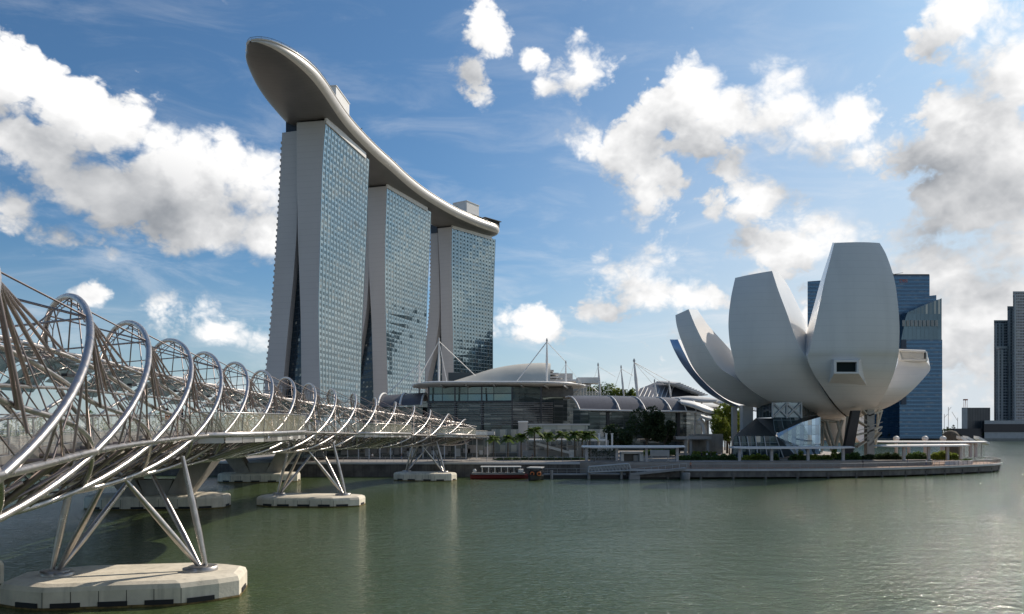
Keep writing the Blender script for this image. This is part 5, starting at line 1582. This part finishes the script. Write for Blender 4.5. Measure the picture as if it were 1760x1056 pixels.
palms = [(848, 'half hidden by the end of the footbridge'), (873, 'second from the end of the footbridge'), (896, 'just left of the stone lift tower'), (919, 'tallest with the brightest crown'), (941, 'right after the tallest one'), (965, 'in the middle of the terrace pavilion'), (988, 'fifth from the right shelter'), (1001, 'slightly right of the glass panels'), (1014, 'last before the left walkway shelter')]
p0 = make_palm(5)
for k, (px, lab) in enumerate(palms):
    Y = 207 + (k * 5 % 3)
    hs = {919: 1.12, 941: .95, 848: .82, 873: .84, 896: .9}.get(px, .98)
    loc = (X(px, Y), Y, TERZ)
    if k == 0: p0.location = loc; p0.scale = (hs,) * 3; p0['label'] = 'palm ' + lab
    else: copy_tree(p0, loc, k * 1.3, 'palm ' + lab, hs)
# ================================================================== FOOTBRIDGE WITH DOUBLE HELIX
axis = [(-12, -8.5), (5, -13.2), (21, -18.0), (31, -20.8), (41, -23.1), (53, -25.4), (62, -27.0), (71, -28.2), (82, -29.2), (93, -29.8), (105, -30.0), (117, -29.6), (128, -28.6), (137, -27.4), (147, -25.7), (157, -23.5), (167, -21.3), (176, -19.2), (185, -16.4), (194, -13.2), (205, -9.0)]
deckz = [(-12, 9.3), (21, 10.0), (31, 10.35), (41, 10.55), (53, 10.75), (75, 10.95), (95, 10.95), (117, 10.75), (147, 10.45), (176, 10.2), (205, 9.6)]
radt = [(-12, 4.95), (60, 4.9), (110, 4.85), (140, 4.7), (165, 4.3), (176, 4.0), (190, 3.6), (205, 2.6)]
AX = catmull([(x, y, interp(deckz, y)) for y, x in axis], 10)
AS = [0.0]
for a, b in zip(AX[:-1], AX[1:]): AS.append(AS[-1] + Vector((b.x - a.x, b.y - a.y)).length)
SMAX = AS[-1]
def at_s(s):
    s = max(0, min(SMAX - 1e-4, s))
    lo, hi = 0, len(AS) - 1
    while hi - lo > 1:
        md = (lo + hi) // 2
        if AS[md] <= s: lo = md
        else: hi = md
    f_ = (s - AS[lo]) / (AS[lo + 1] - AS[lo])
    p = AX[lo].lerp(AX[lo + 1], f_); t = (AX[lo + 1] - AX[lo]); t.z = 0; t.normalize()
    return p, Vector((t.y, -t.x, 0)), t
def s_of_y(y):
    for i in range(len(AX) - 1):
        if AX[i + 1].y >= y: return AS[i] + (AS[i + 1] - AS[i]) * (y - AX[i].y) / (AX[i + 1].y - AX[i].y)
    return SMAX
def hp(s, ang, rr=1.0, dz=0.0):
    p, n, t = at_s(s); r = interp(radt, p.y) * rr
    a = R(ang)
    zc = p.z + 2.15 - (4.9 - interp(radt, p.y)) * .75
    return Vector((p.x, p.y, zc + dz)) + n * r * math.cos(a) + Vector((0, 0, 1)) * r * math.sin(a)
def dk(s, off, dz=0.0):
    p, n, t = at_s(s); return p + n * off + Vector((0, 0, dz))
br = thing('helix_footbridge', 'stainless steel footbridge wrapped in a double helix of tubes', 'footbridge', (-18, 21, 0))
PITCH = 64.8; SP = 10.8; NS = 6
S31 = s_of_y(30.2)
s_node0 = S31 - 5 * SP * 3
# outer tubes: five strands; angle -28 (edge chord) at s = S31 + 10.8 k, rising with s
def outer_ang(s, k): return -28 + (s - (S31 + SP * k)) * 360 / PITCH
S_END = s_of_y(196)
for k in range(NS):
    pts = []; s = 0.0
    while s <= S_END: pts.append(hp(s, outer_ang(s, k))); s += 0.9
    m = MB(); m.tube(pts, .15, 10); m.build('outer_helix_tube', M['steel'], br)
# inner tubes turn the other way on a smaller, lower ring and meet the edge chord at the nodes
def hin(s, ang):
    p, n, t = at_s(s); r = 3.55 * interp(radt, p.y) / 4.9
    a = R(ang)
    q = Vector((p.x, p.y, p.z + .85 * r / 3.55)) + n * r * math.cos(a) + Vector((0, 0, 1)) * r * math.sin(a)
    am = (ang + 180) % 360 - 180
    d = min(abs(am + 28), abs(am - 208 + 360))
    w = max(0.0, 1 - d / 48.0); w = w * w * (3 - 2 * w)
    if am < -28 and am > -152: w = 1.0
    return q.lerp(hp(s, ang, .98), w)
def inner_ang(s, k): return -28 - (s - (S31 + SP * k)) * 360 / PITCH
for k in range(NS):
    pts = []; s = 0.0
    while s <= S_END + 4: pts.append(hin(s, inner_ang(s, k))); s += 0.9
    m = MB(); m.tube(pts, .10, 8); m.build('inner_helix_tube', M['steel'], br)
# chords that run along the bridge
for ang, rr, rad in ((-28, 1.0, .14), (208, 1.0, .14), (66, 0, .085), (112, 0, .085), (-78, .99, .12), (-102, .99, .12), (24, 0, .06)):
    m = MB(); pts = []; s = 0.0
    send = S_END + (8 if ang in (-28, 208, 66, 112) else 0)
    while s <= send:
        pts.append(hp(s, ang, rr) if rr else hin(s, ang)); s += 1.35
    m.tube(pts, rad, 8); m.build('long_chord', M['steel'], br)
# struts
struts = []
def ad(a, b, r): struts.append((a, b, r))
n0 = int((0 - S31) / SP) - 1; n1 = int((S_END - S31) / SP) + 1
for q in range(n0, n1 + 1):
    sn = S31 + SP * q           # edge node of strand q
    k = q % 5
    # fans of tie rods: from the strand where it passes the upper right to lower right points farther on, and mirrored on the left
    sk = sn + (38 + 28) / 360 * PITCH
    if 0 < sk < S_END:
        K = hp(sk, 38)
        for ds, an, r in ((2.5, 8, .075), (5.5, 24, .075), (9.0, 40, .07), (12.5, 54, .065), (16.5, 66, .06), (1.0, -12, .055)):
            if sk + ds < S_END: ad(K, hin(sk + ds, an), r)
        for a_, r in ((84, .05), (112, .055), (142, .05)):
            s2 = sn - SP + (a_ + 28) / 360 * PITCH
            if 0 < s2 < S_END: ad(K, hp(s2, a_), r)
        for an in (12, -8):
            s2 = sn + (an + 28) / 360 * PITCH
            ad(hp(s2, an), hp(s2 + .3, -28), .062)
            ad(hp(s2, an), hp(s2 + 2.6, -28), .055)
            ad(hp(s2, an), hp(s2 - 2.4, -28), .05)
    sk = sn + (140 + 28) / 360 * PITCH
    if 0 < sk < S_END:
        K = hp(sk, 140)
        for ds, an, r in ((-5, 158, .05), (0, 140, .07), (5, 128, .05), (-2, 190, .055), (9, 112, .045)):
            if 0 < sk + ds < S_END: ad(K, hin(sk + ds, an), r)
    s2 = sn + (62 + 28) / 360 * PITCH
    if 6 < s2 < S_END - 3:
        K = hp(s2, 62)
        for ds, an, rr in ((1.5, -28, .98), (-5.5, -28, .98), (5.0, -28, .98)): ad(K, hp(s2 + ds, an, rr), .036)
    # posts from the hoops down to the inner ring
    for an, r in ((70, .045), (100, .05), (122, .08), (160, .06)):
        s2 = sn + (an + 28) / 360 * PITCH
        if 0 < s2 < S_END - 2:
            ad(hp(s2, an), hin(s2 + 1.0, an), r)
            ad(hp(s2, an), hin(s2 - 3.2, min(150, an + 14)), r * .8)
    # a slim second tube inside each hoop with short ties
    pts = []
    for j in range(11):
        an = 40 + j * 10; s2 = sn + (an + 28) / 360 * PITCH + .5
        if 0 < s2 < S_END:
            pts.append(hp(s2, an, .93))
            ad(hp(s2, an, .93), hp(s2 - .5 + (.9 if j % 2 else -.6), an + (5 if j % 2 else -4)), .028)
    for p_, q_ in zip(pts[:-1], pts[1:]): ad(p_, q_, .038)
    # lower cage
    if 0 < sn < S_END:
        for dsn in (0, SP / 2):
            s2 = sn + dsn
            if s2 > S_END: continue
            ad(hp(s2, -28), hp(s2 + .2, -66, .98), .12)
            ad(hp(s2, 208), hp(s2 + .2, 246, .98), .10)
            ad(hp(s2, -28, .98), hp(s2 + 3, -102), .085)
            ad(hp(s2, -78), hp(s2 + 2.7, -34), .075); ad(hp(s2, -102), hp(s2 + 2.7, 214), .075)
        for j in range(4):
            s2 = sn + j * 2.7
            if s2 < S_END:
                ad(hp(s2, -28), hp(s2, 208), .10)
                ad(dk(s2, 2.6, -.35), hp(s2 + 1.3, -78), .05); ad(dk(s2, -2.6, -.35), hp(s2 + 1.3, -102), .05)
s = 1.0; kk = 0
while s < S_END - 4:
    for a0, a1 in ((24, 66), (66, 112), (112, 150)):
        ad(hin(s, a0), hin(s + 2.7, a1), .028)
        if kk % 2: ad(hin(s + 2.7, a0), hin(s, a1), .022)
    ad(hin(s, 24), hp(s + 2.0, -28, .97), .032)
    ad(hp(s + 1.3, -28, .97), hp(s, -66, .98), .04)
    s += 2.7; kk += 1
struts.sort(key=lambda q: -max(q[2] / max(6, q[0].y) * (q[0] - q[1]).length, 0) if q[0].y > 12 else 0)
for a, b, r in struts[:99]:
    m = MB(); m.tube([a, b], r, 7); m.build('strut', M['steel_thin'], br)
m = MB()
for a, b, r in struts[99:]: m.tube([a, b], r * .85, 5)
m.build('strut_lattice', M['steel_thin'], br)['kind'] = 'stuff'
# walkway
def ribbon(m, s0, s1, o0, o1, z0, z1, step=1.8):
    s = s0; rings = []
    while s <= s1:
        rings.append([dk(s, o0, z0), dk(s, o1, z0), dk(s, o1, z1), dk(s, o0, z1)]); s += step
    m.loft(rings, True, True, False)
m = MB(); ribbon(m, 0, SMAX, -3.0, 3.0, -.32, 0.0); m.build('walkway', M['deck_under'], br)
m = MB(); ribbon(m, 0, SMAX, -2.9, 2.9, .004, .03); m.build('walkway_boards', M['deck_top'], br)
for sg in (-1, 1):
    m = MB(); ribbon(m, 0, SMAX, sg * 3.02, sg * 3.16, -.42, .10); m.build('edge_beam', M['steel_dull'], br)
    m = MB(); s = .5; 
    while s < SMAX: m.tube([dk(s, sg * 3.05, .05), dk(s, sg * 3.0, 1.2)], .035, 5); s += 2.7
    pts = []; s = 0
    while s < SMAX: pts.append(dk(s, sg * 3.0, 1.25)); s += 2
    m.tube(pts, .04, 5); m.build('handrail', M['steel'], br)
    m = MB(); s = 0
    while s < SMAX - 2: m.face([dk(s, sg * 2.98, .15), dk(s + 1.9, sg * 2.98, .15), dk(s + 1.9, sg * 2.98, 1.15), dk(s, sg * 2.98, 1.15)]); s += 2
    m.build('mesh_panel', M['glass'], br)
# canopy glass inside the cage
for q in range(n0, n1 + 1):
    s0 = S31 + SP * q
    if s0 < 2 or s0 > S_END - 10: continue
    m = MB()
    for (sa_, sb_, a0, a1) in ((0.6, 4.9, 96, 150), (5.3, 9.9, 84, 138)):
        rings = [[hin(s0 + sa_ + (sb_ - sa_) * u, a0 + (a1 - a0) * v) - Vector((0, 0, .12)) for v in (0, .25, .5, .75, 1)] for u in (0, .5, 1)]
        m.loft(rings, closed=False)
    m.build('canopy_glass', M['canopy'], br)
# viewing pods
def pod(sc_, hl, out, big=True):
    N = 22
    def q(i, grow=0.0, dz=0.0):
        u = -1 + 2 * i / N
        e = (max(0, 1 - abs(u) ** 2.6)) ** .55
        return dk(sc_ + u * (hl + grow), 3.0 + (out + grow) * e, dz)
    m = MB()
    top = [q(i, 0, .02) for i in range(N + 1)]; bot = [q(i, 0, -.30) for i in range(N + 1)]
    n = len(top)
    m.face(top); m.face(bot[::-1])
    pd = m.build('viewing_pod', M['deck_under'], br)
    m = MB(); m.loft([[q(i, .02, -.30), q(i, .12, -.26), q(i, .12, .05), q(i, .02, .09)] for i in range(N + 1)], True, True, True); m.build('steel_rim', M['steel'], pd)
    m = MB()
    for i in range(N):
        a, b = q(i, -.05, -.72), q(i + 1, -.05, -.72); c, d = q(i + 1, -.05, -.31), q(i, -.05, -.31)
        m.face([a.lerp(b, .01), a.lerp(b, .97), d.lerp(c, .97), d.lerp(c, .01)], None, False, i % 3 == 0 and 1 or 0)
    m.build('rim_panels', [M['steel_dull'], M['offwhite']], pd)
    m = MB()
    for i in range(N): m.face([q(i, -.1, .12), q(i + 1, -.1, .12), q(i + 1, .08, 1.45), q(i, .08, 1.45)])
    m.build('glass_screen', M['glass_fence'], pd)
    m = MB()
    for i in range(0, N + 1, 2): m.tube([q(i, -.1, .05), q(i, .08, 1.5)], .035, 5)
    m.tube([q(i, .08, 1.5) for i in range(N + 1)], .045, 6); m.build('screen_posts', M['steel'], pd)
    m = MB()
    for u in (-.6, -.2, .2, .6):
        a = dk(sc_ + u * hl, 3.0 + out * .85, -.35); m.tube([a, hp(sc_ + u * hl * .5, -70)], .13, 7); m.tube([a, dk(sc_ + u * hl, 0, -.5)], .12, 7)
    m.build('pod_bracket', M['steel'], pd)
pod(s_of_y(72), 17.0, 5.6)
pod(s_of_y(139), 13.0, 5.4)
pod(s_of_y(183), 10.0, 4.8)
# fine rails, lamps and grilles inside the cage
s = 3.0
while s < S_END:
    for sg in (-1, 1): m = MB(); m.box(tuple(dk(s, sg * 2.8, 2.9)), (.25, .6, .12)); m.build('walkway_lamp', M['darkmetal'], br)
    s += 10.8

# ------------------------------------------------------------------ piers of the footbridge
def pile_cap(t, c, ax, L, W, z1, seed=0, cham=3.2, name='pile_cap'):
    """octagonal cap with rounded top edge; ax = unit vector of its long axis"""
    ay = Vector((-ax.y, ax.x, 0))
    def outline(g):
        l, w, ch, cw = L / 2 - g, W / 2 - g, cham, W / 2 * .52
        return [(-l, -w + cw), (-l + ch * .35, -w + cw * .55), (-l + ch, -w), (l - ch, -w), (l - ch * .35, -w + cw * .55), (l, -w + cw), (l, w - cw), (l - ch * .35, w - cw * .55), (l - ch, w), (-l + ch, w), (-l + ch * .35, w - cw * .55), (-l, w - cw)]
    def ring(g, z): return [Vector((c[0], c[1], z)) + ax * p[0] + ay * p[1] for p in outline(g)]
    m = MB(); m.loft([ring(.05, -1.2), ring(0, .2), ring(0, z1 - .45), ring(.10, z1 - .16), ring(.42, z1)], True, True, False)
    pc = m.build(name, M['concrete'], t)
    m = MB(); m.loft([ring(-.02, -.05), ring(-.03, .06), ring(-.015, .16)], True, False, False); m.build('tide_line', M['algae'], pc)
    o = outline(0); r0 = ring(-.06, .12)
    for i in range(12):
        a, b = r0[i], r0[(i + 1) % 12]; Ls = (b - a).length; d = (b - a).normalized(); nn = Vector((d.y, -d.x, 0))
        k = max(1, int(Ls / 2.6)) if Ls > 1.7 else 0
        for j in range(k):
            p = a.lerp(b, (j + .5) / k); hl = min(.85, Ls / k * .36)
            m = MB(); m.hexa([p - d * hl, p + d * hl, p + d * hl - nn * .12, p - d * hl - nn * .12], [p - d * hl + Vector((0, 0, .3)), p + d * hl + Vector((0, 0, .3)), p + d * hl - nn * .12 + Vector((0, 0, .3)), p - d * hl - nn * .12 + Vector((0, 0, .3))]); m.build('fender', M['rubber'], pc)
    m = MB()
    for i in (2, 8):
        a, b = ring(-.004, 0)[i], ring(-.004, 0)[i + 1]
        n_ = 5
        for j in range(n_ + 1):
            p = a.lerp(b, j / n_); m.tube([p + Vector((0, 0, .16)), p + Vector((0, 0, z1 - .45))], .022, 4)
    m.build('joint', M['rubber'], pc)
    return pc
def foot_pier(label, Y, hw, L, W, z1, dY=0):
    s = s_of_y(Y); p, n, tt = at_s(s)
    t = thing('footbridge_pier', label, 'bridge pier', (p.x, p.y, 0), 'piers of the helix footbridge')
    pile_cap(t, (p.x, p.y), n, L, W, z1)
    for sg in (-1, 1):
        b = Vector((p.x, p.y, z1)) + n * hw * sg
        m = MB(); m.lathe([(.95, .003), (.95, .3), (.85, .33), (.3, .34)], tuple(b), 20)
        m.lathe([(.7, .003), (.7, .24), (.2, .25)], tuple(b + n * .55 * sg * -1 + tt * -.3), 16); m.build('base_plate', M['steel_dull'], t)
        # column to the side of the cage, two legs meeting under its middle
        def leg(a, e, r, nm='leg'):
            m = MB(); m.tube([a, a.lerp(e, .3), a.lerp(e, .6), e], [r * .62, r, r, r * .6], 12); m.build(nm, M['steel'], t)
        leg(b + Vector((0, 0, .3)) + n * .18 * sg, hp(s, -48 if sg > 0 else 228) + n * .0, .22, 'column')
        for q in (-1, 1):
            leg(b + Vector((0, 0, .3)) - n * .25 * sg + tt * q * .12, hp(s + q * 3.2, -90 + sg * 6, 1.0), .21)
foot_pier('nearest footbridge pier, its broad cream cap cut by the left edge', 53, 4.6, 14.4, 7.6, 1.55)
foot_pier('middle footbridge pier between the two viewing pods', 117.5, 4.9, 15.2, 7.4, 1.45)
foot_pier('farthest footbridge pier beside the quay wall', 176, 4.4, 13.6, 7.0, 1.75)

# ================================================================== ROAD BRIDGE BEHIND
rax = [(-20, -34), (20, -41), (60, -47), (111, -51.5), (150, -54.5), (171, -55.5), (205, -56), (240, -55)]
RB = catmull([(x, y, 0) for y, x in rax], 6)
rb = thing('road_bridge', 'grey concrete road bridge running behind the footbridge', 'bridge', (-47, 60, 0))
def rdk(i, off, z):
    a = RB[max(i - 1, 0)]; b = RB[min(i + 1, len(RB) - 1)]; t = (b - a).normalized()
    return Vector((RB[i].x + t.y * off, RB[i].y - t.x * off, z))
m = MB(); rings = []
for i in range(len(RB)):
    z = 9.2 - max(0, (RB[i].y - 150)) * .03
    rings.append([rdk(i, 11, z), rdk(i, 11, z - .7), rdk(i, 6, z - 1.7), rdk(i, -6, z - 1.7), rdk(i, -11, z - .7), rdk(i, -11, z)])
m.loft(rings, True, True, False); m.build('deck', M['concrete_dark'], rb)
m = MB()
for off in (11, -11):
    rings = []
    for i in range(len(RB)):
        z = 9.2 - max(0, (RB[i].y - 150)) * .03
        rings.append([rdk(i, off - .2, z + .002), rdk(i, off + .2, z + .002), rdk(i, off + .2, z + 1.0), rdk(i, off - .2, z + 1.0)])
    m.loft(rings, True, True, False)
m.build('parapet', M['offwhite'], rb)
m = MB()
for i in range(len(RB)):
    z = 9.2 - max(0, (RB[i].y - 150)) * .03
    m.tube([rdk(i, 10.9, z + 1), rdk(i, 10.9, z + 1.7)], .07, 5)
m.tube([rdk(i, 10.9, 10.9 - max(0, (RB[i].y - 150)) * .03) for i in range(len(RB))], .07, 5)
m.build('rail', M['steel_dull'], rb)
def road_pier(label, x, Y, L, W):
    t = thing('road_bridge_pier', label, 'bridge pier', (x, Y, 0), 'piers of the road bridge')
    ax = Vector((1, .09, 0)).normalized()
    pile_cap(t, (x, Y), ax, L, W, 1.9)
    ay = Vector((-ax.y, ax.x, 0)); c = Vector((x, Y, 0))
    for sg in (-1, 1):
        m = MB()
        def q(u, v, z): return c + ax * u * sg + ay * v + Vector((0, 0, z))
        m.hexa([q(1.6, -1.6, 1.903), q(4.6, -1.6, 1.903), q(4.6, 1.6, 1.903), q(1.6, 1.6, 1.903)], [q(4.6, -2.4, 7.5), q(8.6, -2.4, 7.5), q(8.6, 2.4, 7.5), q(4.6, 2.4, 7.5)])
        m.build('slanted_leg', M['concrete_dark'], t)
    m = MB(); m.hexa([q(-1.6, -1.5, 1.903) , q(1.6, -1.5, 1.903), q(1.6, 1.5, 1.903), q(-1.6, 1.5, 1.903)], [q(-2.4, -1.5, 4.0), q(2.4, -1.5, 4.0), q(2.4, 1.5, 4.0), q(-2.4, 1.5, 4.0)]); m.build('centre_block', M['concrete_dark'], t)
road_pier('nearer road bridge pier on a long cream cap, seen behind the footbridge legs', -50.5, 114, 19.0, 8.0)
road_pier('farther road bridge pier with its cap in sun', -54.5, 172, 16.6, 8.0)
road_pier('road bridge pier outside the left edge', -45.5, 54, 19.0, 8.0)
# ================================================================== PEOPLE
def person(label, loc, rz=0.0, shirt='cloth_dark', pants='cloth_dark', pose=0, group='people on the waterfront'):
    """standing or walking figure: one skinned body with clothing as children"""
    h = 1.7
    a = .16 if pose else .04       # stride
    V = {'hip': (0, 0, .92), 'waist': (0, 0, 1.05), 'chest': (0, 0, 1.30), 'neck': (0, 0, 1.46), 'head0': (0, .01, 1.55), 'head1': (0, .015, 1.64),
         'sl': (-.17, 0, 1.39), 'el': (-.22, -.05 + a * .5, 1.12), 'wl': (-.23, .06 + a * .3, .90), 'hl': (-.23, .08 + a * .3, .82),
         'sr': (.17, 0, 1.39), 'er': (.22, -.02 - a * .5, 1.12), 'wr': (.23, .08 - a * .5, .90), 'hr': (.23, .1 - a * .5, .82),
         'tl': (-.09, 0, .88), 'kl': (-.10, a * .7, .49), 'al': (-.10, a * .6 - .02, .09), 'fl': (-.11, a * .6 + .14, .04),
         'tr': (.09, 0, .88), 'kr': (.10, -a * .2 + .02, .49), 'ar': (.10, -a - .03, .10), 'fr': (.11, -a + .13, .04)}
    RAD = {'hip': .13, 'waist': .12, 'chest': .14, 'neck': .055, 'head0': .085, 'head1': .095, 'sl': .06, 'el': .043, 'wl': .03, 'hl': .035, 'sr': .06, 'er': .043, 'wr': .03, 'hr': .035,
           'tl': .085, 'kl': .058, 'al': .04, 'fl': .035, 'tr': .085, 'kr': .058, 'ar': .04, 'fr': .035}
    E = [('hip', 'waist'), ('waist', 'chest'), ('chest', 'neck'), ('neck', 'head0'), ('head0', 'head1'), ('chest', 'sl'), ('sl', 'el'), ('el', 'wl'), ('wl', 'hl'), ('chest', 'sr'), ('sr', 'er'), ('er', 'wr'), ('wr', 'hr'),
         ('hip', 'tl'), ('tl', 'kl'), ('kl', 'al'), ('al', 'fl'), ('hip', 'tr'), ('tr', 'kr'), ('kr', 'ar'), ('ar', 'fr')]
    names = list(V)
    me = bpy.data.meshes.new('person'); me.from_pydata([V[n] for n in names], [(names.index(x), names.index(y)) for x, y in E], [])
    o = bpy.data.objects.new('person', me); COL.objects.link(o)
    sk = o.modifiers.new('skin', 'SKIN'); o.modifiers.new('sub', 'SUBSURF').levels = 1
    for i, n in enumerate(names):
        me.skin_vertices[0].data[i].radius = (RAD[n], RAD[n] * (.8 if n in ('hip', 'waist', 'chest') else 1)); 
    me.skin_vertices[0].data[0].use_root = True
    dg = bpy.context.evaluated_depsgraph_get()
    nm = bpy.data.meshes.new_from_object(o.evaluated_get(dg))
    bpy.data.objects.remove(o)
    for mm in (M['skin'], M[shirt], M[pants]): nm.materials.append(mm)
    for p in nm.polygons:
        p.use_smooth = True; c = p.center
        p.material_index = 2 if c.z < .93 and abs(c.x) < .19 and c.z > .07 else (1 if (.90 < c.z < 1.45 and (abs(c.x) < .19 or c.z > 1.12)) else 0)
    b = bpy.data.objects.new('person', nm); COL.objects.link(b); b.location = loc; b.rotation_euler = (0, 0, rz)
    tag(b, label, 'person', group)
    m = MB(); m.lathe([(.03, .10), (.085, .075), (.105, .03), (.10, -.02), (.08, -.05)], (0, -.012, 1.665), 10)
    hm = m.build('hair', M['hair']); hm.parent = b
    return b
pz = lambda s, off: dk(s, off, .03)
p1 = pz(s_of_y(56), 1.6); p2 = pz(s_of_y(57.5), 2.3)
person('person in orange top standing on the footbridge, left of a pair', tuple(p1), 2.6, 'cloth_orange', 'cloth_dark', 0, 'people on the footbridge')
person('person in dark clothes standing on the footbridge, right of a pair', tuple(p2), 2.0, 'cloth_dark', 'cloth_dark', 0, 'people on the footbridge')
person('person in white at the glass screen of the nearest viewing pod', tuple(pz(s_of_y(80), 6.0)), -1.5, 'cloth_white', 'cloth_blue', 0, 'people on the footbridge')
person('person in blue leaning back on the second viewing pod', tuple(pz(s_of_y(133), 6.4)), -1.2, 'cloth_blue', 'cloth_dark', 0, 'people on the footbridge')
person('person in dark clothes at the left end of the second viewing pod', tuple(pz(s_of_y(129), 4.6)), -1.0, 'cloth_dark', 'cloth_dark', 1, 'people on the footbridge')
person('person in orange vest at the corner of the landing stage', (X(1187, 182.5), 182.5, DECKZ), 3.0, 'cloth_orange', 'cloth_dark')
for k, (px, Y, z, sh_, lab) in enumerate([(1215, 214, TERZ, 'cloth_white', 'person in white walking below the bright yellow green tree'), (1222, 216, TERZ, 'cloth_dark', 'person in dark clothes walking left of the lobby'), (1232, 213, TERZ, 'cloth_blue', 'person in blue walking near the lobby corner'),
        (1206, 218, TERZ, 'cloth_dark', 'person in dark clothes beside the entrance canopy'), (1240, 219, TERZ, 'cloth_white', 'person in white closest to the lobby'), (1483, 192, DECKZ, 'cloth_dark', 'person in dark clothes on the boardwalk between two shelters'),
        (1592, 199, DECKZ, 'cloth_white', 'person in white on the boardwalk before the right shelter'), (1560, 197, DECKZ, 'cloth_blue', 'person in blue on the boardwalk below the right petal'), (1021, 193.5, DECKZ, 'cloth_dark', 'person in dark clothes under the left shelter'),
        (640, 206, TERZ, 'cloth_white', 'person in white outside the shops under the footbridge'), (690, 208, TERZ, 'cloth_dark', 'person in dark clothes outside the shops beside the farthest pier'), (915, 200, TERZ, 'cloth_dark', 'person in dark clothes on the quay below the tallest palm')]):
    person(lab, (X(px, Y), Y, z + .002), k * 1.1, sh_, 'cloth_dark' if k % 2 else 'cloth_blue', 1)
# bench like planters and lounge seat at the boardwalk tip
t = thing('white_planter', 'long low white planter seat at the right end of the right shelter', 'planter', (X(1640, 205), 205, DECKZ))
m = MB(); m.prism([(X(1624, 204), 204), (X(1640, 204), 203.4), (X(1672, 208), 208), (X(1670, 210), 210), (X(1640, 206), 206)], DECKZ, DECKZ + .95); m.build('seat_wall', M['white'], t)
m = MB(); foliage(m, (X(1650, 208), 206.8, DECKZ + 1.1), 3, .7, .5, 250, .2, 6, 77); m.build('plants', M['leaf'], t)
